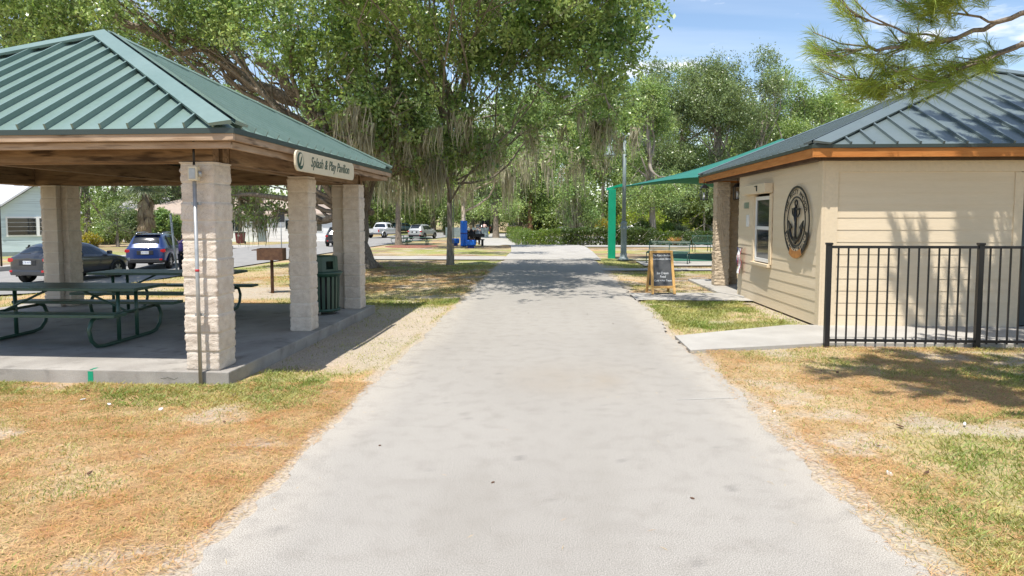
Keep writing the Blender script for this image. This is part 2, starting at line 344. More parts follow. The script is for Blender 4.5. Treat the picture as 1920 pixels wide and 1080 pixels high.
strip('pavement', [(2.35, 42.2), (30, 43)], [(2.35, 44.6), (30, 45.4)], M['concrete'], .016, 30, 4)
strip('pavement', [(1.9, 23.2), (5, 23.5), (12, 23.9)], [(1.9, 24.3), (5, 24.3), (12, 24.8)], M['concrete'], .012, 20, 4)
strip('pavement', [(3.6, 25.6), (14, 26.6)], [(3.6, 28.4), (14, 29.2)], M['concrete'], .016, 12, 4)
strip('pavement', [(2.9, 29.1), (14, 29.9)], [(2.9, 29.6), (14, 30.4)], M['concrete'], .02, 12, 4)
strip('play_court', [(5.2, 28.2), (16, 29.1)], [(5.2, 34), (16, 35)], M['mat_green'], .03, 12, 6)
strip('pavement', [(1.93, 14.95), (4.6, 14.9), (4.6, 14.9)], [(1.93, 16.35), (4.6, 16.5), (4.6, 16.5)], M['concrete'], .008, 8, 4)
MB().prism([(1.92, 9.22), (3.98, 9.86), (14, 10.0), (14, 11.7), (3.98, 11.5), (1.92, 10.34)], 2, -.1, .022).build('pavement', M['concrete'], bevel=.006)['kind'] = 'structure'
MB().prism([(4.62, 14.98), (14, 15.0), (14, 20), (4.05, 20), (4.05, 16.55)], 2, -.1, .03).build('porch_floor', M['concrete'], bevel=.01)['kind'] = 'structure'
strip('road', [(-26, -20), (-25, 20), (-25, 60), (-22, 90), (-14, 140)], [(-17.2, -20), (-15.7, 22), (-15.4, 50), (-14.2, 75), (-6, 140)], M['road'], .02, 90, 8)
strip('driveway', [(-33, 54), (-25, 54)], [(-33, 60), (-25, 60)], M['concrete'], .03, 8, 4)
strip('pavement', [(-28, 10), (-28, 52)], [(-26.6, 10), (-26.6, 52)], M['concrete'], .03, 30, 3)
strip('car_park', [(-2.5, 62), (40, 54)], [(-3.5, 92), (40, 92)], M['road'], .025, 30, 12)
MB().box(-25.2, -25, 15, 53, -.75, -.45).build('kerb', M['concrete'], bevel=.01)['kind'] = 'structure'

# ------------------------------------------------------------------ architecture helpers
def block_column(name, parent, cx, cy, z0, z1, wx, wy, seed, course=.205, m='block', rough=.008):
    n = 16; pts = []
    for (ax, ay, bx, by) in ((-1,-1,1,-1), (1,-1,1,1), (1,1,-1,1), (-1,1,-1,-1)):
        for k in range(n):
            t = k/n; pts.append((ax+(bx-ax)*t, ay+(by-ay)*t, k/n, ay == by))
    P_ = np.array([(a, b) for a, b, _, _ in pts]); m_ = len(P_)
    zsx = np.linspace(z0, z1, int((z1-z0)/.0115))
    V = []
    for z in zsx:
        ph = ((z-z0) % course)/course; g = min(ph, 1-ph)*course
        ci = int((z-z0)/course)
        groove = .013*max(0, 1-g/.013)
        u = np.arange(m_)*.37
        nz = rough*((vn(u+seed*9, np.full(m_, z*26), seed)-.45) + .8*(vn(u*2.3, np.full(m_, z*60), seed+5)-.5) + .5*(vn(u*3.1+ci*7, np.full(m_, z*45.), seed+2)-.5))
        edge = min(1, g/.02)
        off = nz*edge + .004*((ci*7+seed) % 3-1) - groove
        x = cx+P_[:,0]*(wx/2) + P_[:,0]*(np.abs(P_[:,0]) > .98)*off; y = cy+P_[:,1]*(wy/2) + P_[:,1]*(np.abs(P_[:,1]) > .98)*off
        V.append(np.stack([x, y, np.full(m_, z)], 1))
    V = np.concatenate(V); r = len(zsx)
    i = np.arange(r*m_).reshape(r, m_); j = np.roll(i, -1, 1)
    q = np.stack([i[:-1], j[:-1], j[1:], i[1:]], -1).reshape(-1, 4)
    me = np_mesh(name, V, q); o = link(name, me, [M[m], M['mortar']], parent)
    zc = (zsx[:-1]+zsx[1:])/2; phs = (zc-z0) % course; ms = (np.minimum(phs, course-phs) < .0065)
    if course < .5: me.polygons.foreach_set('material_index', np.repeat(ms.astype(np.int32), m_))
    return o
def hip_roof(root, x0, x1, y0, y1, ze, apex, seam, m_pan, m_seam, sw=.022, sh=.045, capw=.17, skip=()):
    """pyramid roof: four standing-seam panels, hip caps and dark edge trim, local coordinates"""
    C = [Vector((x0,y0,ze)), Vector((x1,y0,ze)), Vector((x1,y1,ze)), Vector((x0,y1,ze))]; A = Vector(apex)
    for i in range(4):
        a, b = C[i], C[(i+1) % 4]; L = (b-a).length; e = (b-a)/L; ua = (A-a).dot(e); sv = A-(a+e*ua); nrm = e.cross(sv).normalized()
        pm = MB(); t = nrm*-.03; pm.add([a, b, A, a+t, b+t, A+t], [(0,1,2), (5,4,3), (0,3,4,1), (1,4,5,2), (2,5,3,0)]); p = pm.build('roof_panel', M[m_pan], root)
        u = ua % seam
        while u < L-.03:
            if u > .03:
                tt = min(u/ua, (L-u)/(L-ua)); p0 = a+e*u; p1 = p0+sv*max(0, tt-.02); 
                MB().bar(p0+nrm*sh/2, p1+nrm*sh/2, sw, sh, nrm).build('seam', M[m_pan], p)
            u += seam
    cp = MB()
    for i in range(4):
        a = C[i]; d = (A-a).normalized(); prev = C[i-1]; nxt = C[(i+1) % 4]
        for q, s in ((nxt, 1), (prev, -1)):
            e = (q-a).normalized(); side = (e-d*e.dot(d)).normalized(); n_ = (d.cross(side)*s).normalized()
            n_ = n_ if n_.z > 0 else -n_
            l0 = a+n_*(sh+.012); l1 = A+n_*(sh+.012); up = Vector((0,0,.012))
            w0, w1 = l0+side*capw+d*capw*.6, l1+side*capw
            cp.add([l0+up, l1+up, w1, w0, w0-n_*.03, w1-n_*.03, l1-n_*.03, l0-n_*.03], [(0,1,2,3), (3,2,5,4), (0,3,4,7), (4,5,6,7)])
    cp.build('ridge_cap', M[m_pan], root, fix=False)
    tr = MB(); h = .055
    for i in range(4):
        a, b = C[i], C[(i+1) % 4]; e = (b-a).normalized(); o = Vector((e.y, -e.x, 0))*.012
        tr.add([a+o-e*.012, b+o+e*.012, b+o+e*.012-Vector((0,0,h)), a+o-e*.012-Vector((0,0,h)), a-o+e*.03, b-o-e*.03, b-o-e*.03-Vector((0,0,h)), a-o+e*.03-Vector((0,0,h))],
               [(0,1,2,3), (7,6,5,4), (0,4,5,1), (3,2,6,7)])
    tr.build('eave_trim', M['edge_trim'], root)
seam_same = False
def text_part(s, size, m, parent, loc, xdir, ydir, shear=0, ext=.002, name='lettering', align='CENTER', sx=1, spacing=1, merge=None):
    cu = bpy.data.curves.new('t', 'FONT'); cu.body = s; cu.size = size; cu.shear = shear; cu.extrude = ext; cu.align_x = align; cu.align_y = 'CENTER'; cu.space_character = spacing; cu.resolution_u = 3
    o = bpy.data.objects.new('t', cu); COL.objects.link(o); dg = bpy.context.evaluated_depsgraph_get(); dg.update()
    me = bpy.data.meshes.new_from_object(o.evaluated_get(dg)); bpy.data.objects.remove(o)
    X = Vector(xdir).normalized(); Y = Vector(ydir).normalized(); Z = X.cross(Y); R = Matrix((X, Y, Z)).transposed().to_4x4()
    me.transform(Matrix.Translation(Vector(loc)) @ R @ Matrix.Diagonal((sx, 1, 1, 1)))
    me.name = name; me.materials.clear()
    if merge is not None:
        merge.add([v.co[:] for v in me.vertices], [tuple(p.vertices) for p in me.polygons]); return
    return link(name, me, m, parent)

# ------------------------------------------------------------------ the pavilion
PR = math.radians(-1.4)
pav = thing('pavilion', 'open picnic pavilion with teal standing seam hip roof on pale split block columns', 'pavilion', (-3.47, 7.17, 0), PR)
pl = MB().box(-6.9, 0, 0, 5.75, -.12, .12).build('floor_slab', M['slab'], pav, bevel=.012)
sp_ = MB().box(-1.62, -1.56, -.0035, .002, -.02, .10).box(-1.60, -1.565, .002, .10, .1195, .1215).build('paint_mark', M['kelly'], pl)
ck = MB(); rr = random.Random(4); ck.tube([(-.78+k*.04, 0, .055+rr.uniform(-.03, .03)) for k in range(6)], .002, 4)
ck.build('crack', M['core'], pl)
for i, (cx, cy) in enumerate(((-.32, .24), (-.25, 2.82), (-.25, 5.3), (-6.3, .24), (-6.3, 2.82), (-6.08, 5.32))):
    sx = (.38, .31, .31, .38, .38, .34)[i]
    col = block_column('column', pav, cx, cy, .12, 2.40, sx, sx, 3+i)
# rear corner piers carry a smooth pilaster toward the inside
block_column('pilaster', pav, -.52, 5.36, .12, 2.40, .24, .22, 31, m='block_smooth', rough=.004)
block_column('pilaster', pav, -5.95, 5.06, .12, 2.40, .27, .12, 33, m='block_smooth', rough=.003)
block_column('pilaster', pav, -5.78, 5.3, .12, 2.40, .16, .34, 35)
BT = 2.73
for (y0, y1) in ((.05, .42), (5.12, 5.5)):
    MB().box(-6.75, -.14, y0, y0+.14, 2.405, BT).build('beam', M['beam_x'], pav, bevel=.008)
    MB().box(-6.75, -.14, y1-.14, y1, 2.405, BT).build('beam', M['beam_x'], pav, bevel=.008)
for x0 in (-.51, -.27, -6.69, -6.45):
    MB().box(x0, x0+.14, .425, 5.115, 2.408, BT-.002).build('beam', M['beam_y'], pav, bevel=.008)
for x0 in (-3.47,):
    MB().box(x0, x0+.14, .425, 5.115, 2.45, BT-.004).build('beam', M['beam_y'], pav, bevel=.008)
X0, X1, Y0, Y1, ZE = -6.9, .28, -.32, 6.02, 2.71
for ins, zt, zb, w_ in ((0, .052, .125, .04), (.06, .13, .20, .04)):
    a0, a1, b0, b1 = X0+ins, X1-ins, Y0+ins, Y1-ins
    MB().box(a0, a1, b0, b0+w_, ZE-zb, ZE-zt).build('fascia', M['board_x'], pav, bevel=.004)
    MB().box(a0, a1, b1-w_, b1, ZE-zb, ZE-zt).build('fascia', M['board_x'], pav, bevel=.004)
    MB().box(a1-w_, a1, b0+w_+.002, b1-w_-.002, ZE-zb, ZE-zt).build('fascia', M['board_y'], pav, bevel=.004)
    MB().box(a0, a0+w_, b0+w_+.002, b1-w_-.002, ZE-zb, ZE-zt).build('fascia', M['board_y'], pav, bevel=.004)
MB().box(X0+.105, X1-.105, Y0+.105, -.0+.045, ZE-.10, ZE-.06).box(X0+.105, X1-.105, 5.51, Y1-.105, ZE-.10, ZE-.06).box(-.12, X1-.105, .05, 5.5, ZE-.10, ZE-.06).box(X0+.105, -6.76, .05, 5.5, ZE-.10, ZE-.06).build('soffit', M['beam_x'], pav)
hip_roof(pav, X0, X1, Y0, Y1, ZE, (-3.23, 2.85, 4.53), .30, 'green_roof', 'green_seam', sw=.02, sh=.062, capw=.19)
def W2L(root, p):                               # world point to a root's local frame
    return root_matrix(root).inverted() @ Vector(p)
def root_matrix(r): return Matrix.Translation(r.location) @ r.rotation_euler.to_matrix().to_4x4()
# sign on the east eave
sg = thing('sign', 'cream sign board lettered Splash & Play Pavilion hanging on the teal roofed pavilion eave', 'sign', (-3.06, 9.35, 2.37), PR)
def rrect(w, h, r, n=6):
    pts = []
    for cx, cy, a in ((w/2-r, h/2-r, 0), (-w/2+r, h/2-r, 90), (-w/2+r, -h/2+r, 180), (w/2-r, -h/2+r, 270)):
        for k in range(n+1):
            t = math.radians(a+90*k/n); pts.append((cx+r*math.cos(t), cy+r*math.sin(t)))
    return pts
sb = MB().prism([(a, b+.13) for a, b in rrect(2.3, .255, .09)], 0, 0, .025).build('board', M['cream_sign'], sg, bevel=.004)
def disc(mb, cy, cz, ry, rz_, x0, x1, n=28): return mb.prism([(cy+ry*math.cos(2*PI*k/n), cz+rz_*math.sin(2*PI*k/n)) for k in range(n)], 0, x0, x1)
em = disc(MB(), -1.0, .13, .105, .105, .025, .028).build('emblem', M['dkgreen'], sb)
disc(MB(), -.985, .145, .07, .075, .028, .031).build('emblem_centre', M['cream_sign'], em)
MB().prism([(-1.06, .05), (-1.0, .09), (-.95, .2), (-.99, .17), (-1.03, .11)], 0, .031, .033).build('emblem_sprig', M['dkgreen'], em)
text_part('Splash & Play Pavilion', .185, M['dkgreen'], sb, (.0275, .12, .14), (0,1,0), (0,0,1), shear=.35, sx=.98, spacing=1.0)
# conduit and electrical box
cd = thing('electrical_conduit', 'grey electrical conduit with a switch box running up the front block column', 'conduit', (-3.77, 7.135, 0))
MB().tube([(0,0,-.05), (0,0,2.2)], .021, 10).build('pipe', M['steel'], cd)
MB().tube([(0,0,2.36), (0,0,2.62)], .013, 8).build('upper_pipe', M['black'], cd)
for z in (.75, 1.95): MB().bar((-.05,.025,z), (.05,.025,z), .02, .03).build('strap', M['steel'], cd)
MB().tube([(0,0,1.22), (0,0,1.245)], .0225, 10).build('red_band', M['red'], cd)
bx = MB().box(-.05, .05, -.045, .03, 2.19, 2.345).build('switch_box', M['cream_sign'], cd, bevel=.008)
MB().box(-.034, .034, -.052, -.045, 2.21, 2.32).build('cover', M['steel'], bx, bevel=.003)
MB().lathe([(.02,0),(.02,.06)], (0.062,0,2.235), 8).build('knob', M['steel'], bx)

# picnic tables
def picnic_table(label, loc, rz, group):
    t = thing('picnic_table', label, 'picnic table', loc, rz, group)
    for k in range(4): MB().box(-1.22, 1.22, -.385+k*.196, -.385+k*.196+.182, .715, .755).build('top_plank', M['tgreen2'], t, bevel=.006)
    for s in (-1, 1):
        y0 = s*.68
        MB().box(-1.22, 1.22, y0-.135, y0+.135, .425, .465).build('seat', M['tgreen2'], t, bevel=.006)
    for x in (-.88, .88):
        lp = []
        for s in (1, -1):
            seg = [(x, s*.62, .42), (x, s*.74, .38), (x, s*.80, .27), (x, s*.76, .13), (x, s*.66, .045), (x, s*.52, .025)]
            lp += seg if s == 1 else list(reversed(seg))
        MB().tube(lp, .026, 8).build('leg_loop', M['tgreen'], t)
        for s in (-1, 1):
            MB().tube([(x, s*.2, .03), (x, s*.2, .71)], .026, 8).build('upright', M['tgreen'], t)
        MB().tube([(x, -.66, .40), (x, .66, .40)], .02, 6).build('seat_support', M['tgreen'], t)
        MB().tube([(x, 0, .40), (x*.25, 0, .70)], .016, 6).build('brace', M['tgreen'], t)
        MB().box(x-.03, x+.03, -.37, .37, .695, .713).build('cleat', M['tgreen'], t)
    return t
tb = picnic_table('dark green picnic table nearest the front column under the pavilion', (-6.62, 8.98, .12), 0, 'picnic tables under the pavilion')
t2 = copy_tree(tb); t2.location = (-6.55, 11.45, .12); tag(t2, 'dark green picnic table farther back, toward the parked cars, under the pavilion')

def trash(loc):
    t = thing('trash_receptacle', 'dark green slatted trash receptacle with a hooded lid between the right pavilion columns', 'trash can', loc)
    for k in range(20):
        a = 2*PI*k/20; r = .275; c_, s_ = math.cos(a), math.sin(a)
        MB().bar((r*.93*c_, r*.93*s_, .06), (r*c_, r*s_, .70), .052, .012, (c_, s_, 0)).build('slat', M['tgreen'], t)
    MB().lathe([(.24,.08),(.25,.66),(.235,.66),(.225,.08)], n=24).build('liner', M['black_plastic'], t)
    MB().lathe([(.27,.06),(.285,.06),(.285,.10),(.27,.10)], n=24).build('bottom_band', M['tgreen'], t)
    MB().lathe([(.285,.66),(.33,.71),(.34,.735),(.30,.75),(.27,.75),(.27,.66)], n=24).build('rim', M['tgreen'], t)
    hd = MB(); n = 24
    for k in range(n):                          # hood with four openings
        a0, a1 = 2*PI*k/n, 2*PI*(k+1)/n; open_ = (k % 6) in (2, 3); r = .26
        for z0, z1 in (((.75, .79), (.93, 1.0)) if open_ else ((.75, 1.0),)):
            v = []
            for rr_ in (r, r-.012):
                for (a, z) in ((a0, z0), (a1, z0), (a1, z1), (a0, z1)):
                    q = rr_*(1-.06*(z-.75)/.25); v.append((q*math.cos(a), q*math.sin(a), z))
            hd.add(v, [(0,1,2,3), (7,6,5,4), (0,4,5,1), (3,2,6,7), (0,3,7,4), (1,5,6,2)])
    hd.lathe([(.243,1.0),(.20,1.02),(.02,1.03)], n=24); hd.build('hood', M['tgreen'], t, fix=False)
    for a in (.5, 2.6, 4.7): MB().tube([(.2*math.cos(a), .2*math.sin(a), 0), (.2*math.cos(a), .2*math.sin(a), .08)], .015, 6).build('foot', M['steel'], t)
trash((-3.93, 11.72, .12))

# grill
gp = G(511, 547)
g = thing('charcoal_grill', 'rusty brown pedestal charcoal grill behind the pavilion', 'grill', gp, .15)
MB().tube([(0,0,-.05),(0,0,.78)], .04, 8).build('post', M['rust'], g)
MB().box(-.3,.3,-.2,.2,.78,.80).box(-.3,-.285,-.2,.2,.8,1.06).box(.285,.3,-.2,.2,.8,1.06).box(-.285,.285,.185,.2,.8,1.06).box(-.285,.285,-.2,-.185,.8,1.05).build('fire_box', M['rust'], g)
fl = MB()
for k in range(12): fl.bar((-.26+k*.047, -.18, 1.02), (-.26+k*.047, .18, 1.02), .01, .01)
fl.bar((-.3,-.15,1.02),(-.42,-.15,1.02),.015,.015).bar((-.3,.15,1.02),(-.42,.15,1.02),.015,.015).bar((-.42,-.15,1.02),(-.42,.15,1.02),.02,.02); fl.build('grate', M['rust'], g)

# ------------------------------------------------------------------ the concession building
bl = thing('building', 'cream siding concession building with blue grey metal hip roof and orange cedar fascia', 'building', (4.5, 11.48, 0))
OX, OY = 4.5, 11.48
def siding_wall(name, x0, y0, x1, y1, z0, z1, parent, nrm, ex=.2, holes=()):
    """lapped boards between two ground points; nrm outward; holes (s0,s1,za,zb) along the run"""
    mb = MB(); d = Vector((x1-x0, y1-y0, 0)); L = d.length; d /= L; n_ = Vector(nrm)
    z = z0
    while z < z1-.01:
        zt = min(z+ex, z1); spans = [(0, L)]
        for (s0, s1, za, zb) in holes:
            if za < zt-.01 and zb > z+.01: spans = [q for a, b in spans for q in ((a, min(b, s0)), (max(a, s1), b)) if q[1]-q[0] > .01]
        for a, b in spans:
            pa, pb = Vector((x0, y0, 0))+d*a, Vector((x0, y0, 0))+d*b; v = []
            for p in (pa, pb):
                v += [p+n_*.017+Vector((0,0,z)), p+n_*.009+Vector((0,0,zt)), p-n_*.05+Vector((0,0,zt)), p-n_*.05+Vector((0,0,z))]
            mb.add(v, [(0,4,5,1), (1,5,6,2), (2,6,7,3), (3,7,4,0), (0,1,2,3), (7,6,5,4)])
        z = zt
    return mb.build(name, M['siding'], parent, True)
Z0, ZT = .0, 2.73
WY0, WY1 = 13.95, 14.95     # window span on the west wall
siding_wall('wall', 4.5, 11.62, 4.42, 16.1, Z0, ZT, bl, (-1, -.02, 0), holes=[(WY0-11.62, WY1-11.62, .86, 2.26)])
siding_wall('wall', 4.72, 11.48, 7.6, 11.48, Z0, 2.54, bl, (0, -1, 0))
siding_wall('wall', 8.76, 11.48, 14, 11.48, Z0, 2.54, bl, (0, -1, 0))
siding_wall('wall', 14, 11.5, 14, 19, Z0, ZT, bl, (1, 0, 0))
siding_wall('wall', 6.2, 19, 14, 19, Z0, ZT, bl, (0, 1, 0))
siding_wall('wall', 4.5, 16.1, 6.2, 16.1, Z0, ZT, bl, (0, 1, 0))
siding_wall('wall', 6.2, 16.1, 6.2, 19, Z0, ZT, bl, (-1, 0, 0))
tr = MB().box(4.46, 4.50, 11.44, 11.62, 0, ZT).box(4.50, 4.72, 11.44, 11.48, 0, ZT); tr.build('corner_trim', M['trimc'], bl, True, bevel=.004)
MB().box(4.72, 14, 11.448, 11.48, 2.54, ZT).build('frieze_board', M['trimc'], bl, True, bevel=.004)
MB().box(7.50, 7.64, 11.452, 11.50, 0, 2.53).box(8.76, 8.9, 11.452, 11.50, 0, 2.53).box(7.642, 8.758, 11.452, 11.5, 2.31, 2.53).build('door_trim', M['trimc'], bl, True, bevel=.004)
MB().box(4.40, 14.1, 11.36, 11.446, 2.72, 2.83).box(4.33, 4.41, 11.36, 19.1, 2.72, 2.83).build('eave_beam', M['dark_wood'], bl, True)
dr = MB().box(7.645, 8.74, 11.50, 11.55, .04, 2.30).build('door', mat('slate_door', (.035,.05,.055), (.045,.065,.07), 4, rough=.45), bl, True, bevel=.004)
MB().box(7.92, 8.5, 11.492, 11.50, 1.05, 2.05).build('pane', M['glass'], dr)
dr_p = kids(dr)[0]; dr_p.data.transform(Matrix.Translation((-OX, -OY, 0)))
hd = MB().tube([(7.78-OX, -.02, 1.02), (7.78-OX, -.05, 1.02), (7.90-OX, -.05, 1.02)], .012, 8).build('handle', M['steel'], dr)
# roof
RX0, RX1, RY0, RY1, RZ = 4.17-OX, 14.8-OX, 11.13-OY, 19.35-OY, 2.955
seam_same = False
hip_roof(bl, RX0, RX1, RY0, RY1, RZ, (9.02-OX, 15.2-OY, 4.95), .355, 'grey_roof', 'grey_seam', sw=.03, sh=.045, capw=.22)
for (x0, x1, y0, y1, k) in ((RX0+.01, RX1-.01, RY0+.01, RY0+.05, 'x'), (RX0+.01, RX0+.05, RY0+.052, RY1-.01, 'y'), (RX0+.052, RX1-.01, RY1-.05, RY1-.01, 'x')):
    MB().box(x0, x1, y0, y1, RZ-.20, RZ-.056).build('fascia', M['cedar_'+k], bl, bevel=.004)
MB().box(RX0+.052, RX1, RY0+.052, RY1-.052, RZ-.14, RZ-.10).build('soffit', M['dark_wood'], bl)
MB().box(7.2-4.5-.14, 7.2-4.5+.14, 11.15-OY, 11.27-OY, 2.77, 2.814).build('soffit_light', M['cream_sign'], bl, bevel=.006)
# window
wn = MB()
for (a, b, c_, d_) in ((WY0, WY0+.075, .88, 2.24), (WY1-.075, WY1, .88, 2.24), (WY0+.075, WY1-.075, .88, .955), (WY0+.075, WY1-.075, 2.165, 2.24), (WY0+.075, WY1-.075, 1.55, 1.62)):
    wn.box(4.44, 4.475, a, b, c_, d_)
wf = wn.build('window', M['white'], bl, True, bevel=.004)
MB().box(4.457-OX, 4.463-OX, WY0+.07-OY, WY1-.07-OY, .94, 2.18).build('pane', M['glass'], wf)
MB().box(4.36, 4.44, WY0-.1, WY1+.1, .80, .86).build('window_sill', M['trimc'], bl, True, bevel=.004)
MB().box(4.41, 4.44, WY0-.13, WY0-.005, .86, 2.28).box(4.41, 4.44, WY1+.005, WY1+.13, .86, 2.28).build('window_trim', M['trimc'], bl, True, bevel=.004)
hb = MB().box(4.27, 4.44, WY0-.12, WY1+.5, 2.29, 2.49).build('shutter_box', M['trimc'], bl, True, bevel=.01)
MB().box(4.255-OX, 4.27-OX, 14.3-OY, 14.34-OY, 2.34, 2.45).box(4.255-OX, 4.27-OX, 14.3-OY, 14.46-OY, 2.43, 2.45).build('bracket', M['black'], hb)
wall_x = 4.44
t1 = text_part('1000', .2, M['num'], bl, (wall_x-.035-OX, 15.52-OY, 2.06), (0,-1,0), (0,0,1), name='house_number', sx=.8, spacing=1.25)
MB().box(4.385, 4.425, 15.3, 15.44, 1.60, 1.86).build('meter_box', M['white'], bl, True, bevel=.006)

# anchor emblem on the wall
AC = Vector((4.455, 12.5, 1.73))
an = thing('anchor_sign', 'round black metal anchor sign on the cream side wall of the building', 'sign', AC)
def ring(mb, r0, r1, x0, x1, n=56, a0=0, a1=2*PI):
    full = abs(a1-a0-2*PI) < 1e-3; v = []; m_ = n if full else n+1
    for k in range(m_):
        a = a0+(a1-a0)*k/n
        for r in (r0, r1):
            for x in (x0, x1): v.append((x, -r*math.cos(a), r*math.sin(a)))
    f = []
    for k in range(n):
        i, j = 4*k, 4*((k+1) % m_); f += [(i, j, j+2, i+2), (i+1, i+3, j+3, j+1), (i, i+1, j+1, j), (i+2, j+2, j+3, i+3)]
    if not full: f += [(0, 2, 3, 1), (4*n, 4*n+1, 4*n+3, 4*n+2)]
    return mb.add(v, f)
rg = MB(); ring(rg, .60, .635, -.03, -.018); ring(rg, .425, .45, -.03, -.018); rg.build('ring', M['black'], an)
rg = MB(); ring(rg, .475, .60, -.022, -.016, 30, math.radians(200), math.radians(340)); bnd = rg.build('lower_band', M['black'], an)
rg = MB(); ring(rg, .53, .66, -.034, -.030, 16, math.radians(242), math.radians(298)); rg.build('rust_patch', mat('orange_rust', (.45,.2,.05), (.3,.13,.04), 8, rough=.8), an)
def arc_text(s, r, a_mid, step, size, m, par, flip=False, x=-.032):
    mb = MB(); n = len(s)
    for i, ch in enumerate(s):
        if ch == ' ': continue
        t = math.radians(a_mid) + (-1 if not flip else 1)*math.radians(step)*(i-(n-1)/2)
        # the wall is seen from the west: the viewer's right is -y
        rad = Vector((0, -math.cos(t), math.sin(t))); tan = Vector((0, -math.sin(t)*-1, 0)) if False else Vector((0, -math.sin(t), -math.cos(t)))
        if flip: text_part(ch, size, m, par, Vector((x,0,0))+rad*r, -tan, -rad, merge=mb, ext=.003)
        else: text_part(ch, size, m, par, Vector((x,0,0))+rad*r, tan, rad, merge=mb, ext=.003)
    return mb.build('lettering', m, par, fix=False)
arc_text('THE RUSTY ANCHOR', .527, 90, 9.0, .125, M['black'], an)
arc_text('CONCESSION STAND', .53, 270, 8.0, .12, M['trimc'], bnd, True, -.028)
ak = MB()
ak.tube([(-.03,0,.27),(-.03,0,-.33)], .022, 6); ring_c = [(-.03, .055*math.cos(t), .33+.055*math.sin(t)) for t in np.linspace(0, 2*PI, 14)]
ak.tube(ring_c, .014, 6); ak.bar((-.03,-.19,.22), (-.03,.19,.22), .02, .04).bar((-.03,-.19,.24), (-.03,-.17,.13), .018, .025).bar((-.03,.19,.24), (-.03,.17,.13), .018, .025)
ak.bar((-.03,-.17,.13),(-.03,-.03,.07),.016,.022).bar((-.03,.17,.13),(-.03,.03,.07),.016,.022)
ar = [(-.03, .3*math.sin(t), -.05-.3*math.cos(t)) for t in np.linspace(-1.25, 1.25, 12)]; ak.tube(ar, .024, 6)
for s in (-1, 1): ak.prism([(s*.37, .02), (s*.19, -.10), (s*.27, -.17), (s*.33,-.12)], 0, -.04, -.02)
rp = [(-.045, .06*math.sin(z*9), z) for z in np.linspace(-.3, .25, 24)]; ak.tube(rp, .012, 5)
ak.prism([(-.12,-.33),(0,-.24),(.12,-.33),(0,-.41)], 0, -.045, -.02)
ak.build('anchor', M['black'], an)
# hanging flag
fg = thing('open_flag', 'red white and blue hanging flag banner on the wall beside the window', 'flag', (4.33, 15.72, 1.12), -PI/2)
MB().tube([(-.22,0,0),(.24,0,0)], .01, 6).build('rod', M['black'], fg)
for k, mm in enumerate(('navy', 'wcloth', 'red')):
    mb = MB(); n = 12; v = []
    for i in range(n):
        z = -.58*i/(n-1); sh = .022*i/(n-1)*2; wv = .02*math.sin(i*.9+k)
        for x in (-.2+k*.13, -.07+k*.13):
            for y in (-.004, .004): v.append((x*(1-.42*i/(n-1))-sh*0, y+wv+.02*math.sin(x*30), z))
    f = []
    for i in range(n-1):
        a, b = 4*i, 4*i+4; f += [(a, a+2, b+2, b), (a+1, b+1, b+3, a+3), (a, b, b+1, a+1), (a+2, a+3, b+3, b+2)]
    mb.add(v, f); mb.build('stripe', M[mm], fg)
text_part('OPEN', .1, M['red'], fg, (-.01, -.03, -.28), (0,0,-1), (1,0,0))
# porch posts and lanterns
for i, (x, y) in enumerate(((4.52, 18.15), (4.86, 18.62))):
    t = thing('porch_post', ['rough brown stucco porch post at the outer corner of the porch', 'rough brown stucco porch post just behind the outer one'][i], 'post', (x, y, 0), 0, 'stucco porch posts')
    block_column('shaft', t, 0, 0, .03, 2.72, .36, .34, 50+i, course=.9, m='stucco', rough=.016)
rope = MB(); rr = random.Random(2)
for k in range(4):
    a0 = rr.random()*6; pts = [(.2*math.cos(a0)+.05*rr.random(), -.2-.02*k % .1, 2.45-i*.16+.1*rr.random()) for i in range(6)]
    pts = [(-.12+.05*k+.03*math.sin(i*1.3+k), -.21-.01*rr.random(), 2.5-(.12+.02*k)*i) for i in range(9)]; rope.tube(pts, .005, 4)
rope.build('fishing_net', M['trimc']); tag(bpy.data.objects['fishing_net'], 'pale rope fishing net draped on the outer porch post', 'net'); bpy.data.objects['fishing_net'].location = (4.5, 18.15, 0)
def lantern(label, loc):
    t = thing('lantern', label, 'lantern', loc, 0, 'black lanterns under the porch eave')
    mb = MB()
    for sx in (-1, 1):
        for sy in (-1, 1): mb.bar((sx*.075, sy*.075, -.30), (sx*.085, sy*.085, 0), .016, .016)
    mb.box(-.09,.09,-.09,.09,-.32,-.30).prism([(-.1,0),(.1,0),(.03,.09),(-.03,.09)], 1, -.1, .1); mb.build('frame', M['black'], t)
    MB().tube([(0,0,.08),(0,0,.25)], .008, 5).build('chain', M['black'], t)
    MB().lathe([(.03,-.3),(.03,-.12)], n=10).build('candle', M['white'], t); return t
lantern('black hanging lantern at the outer eave, left of the porch posts', P(1320, 360, 18.6)+Vector((0,0,.1)))
lantern('black hanging lantern between the porch posts and the cream wall', P(1383, 358, 17.6)+Vector((0,0,.1)))

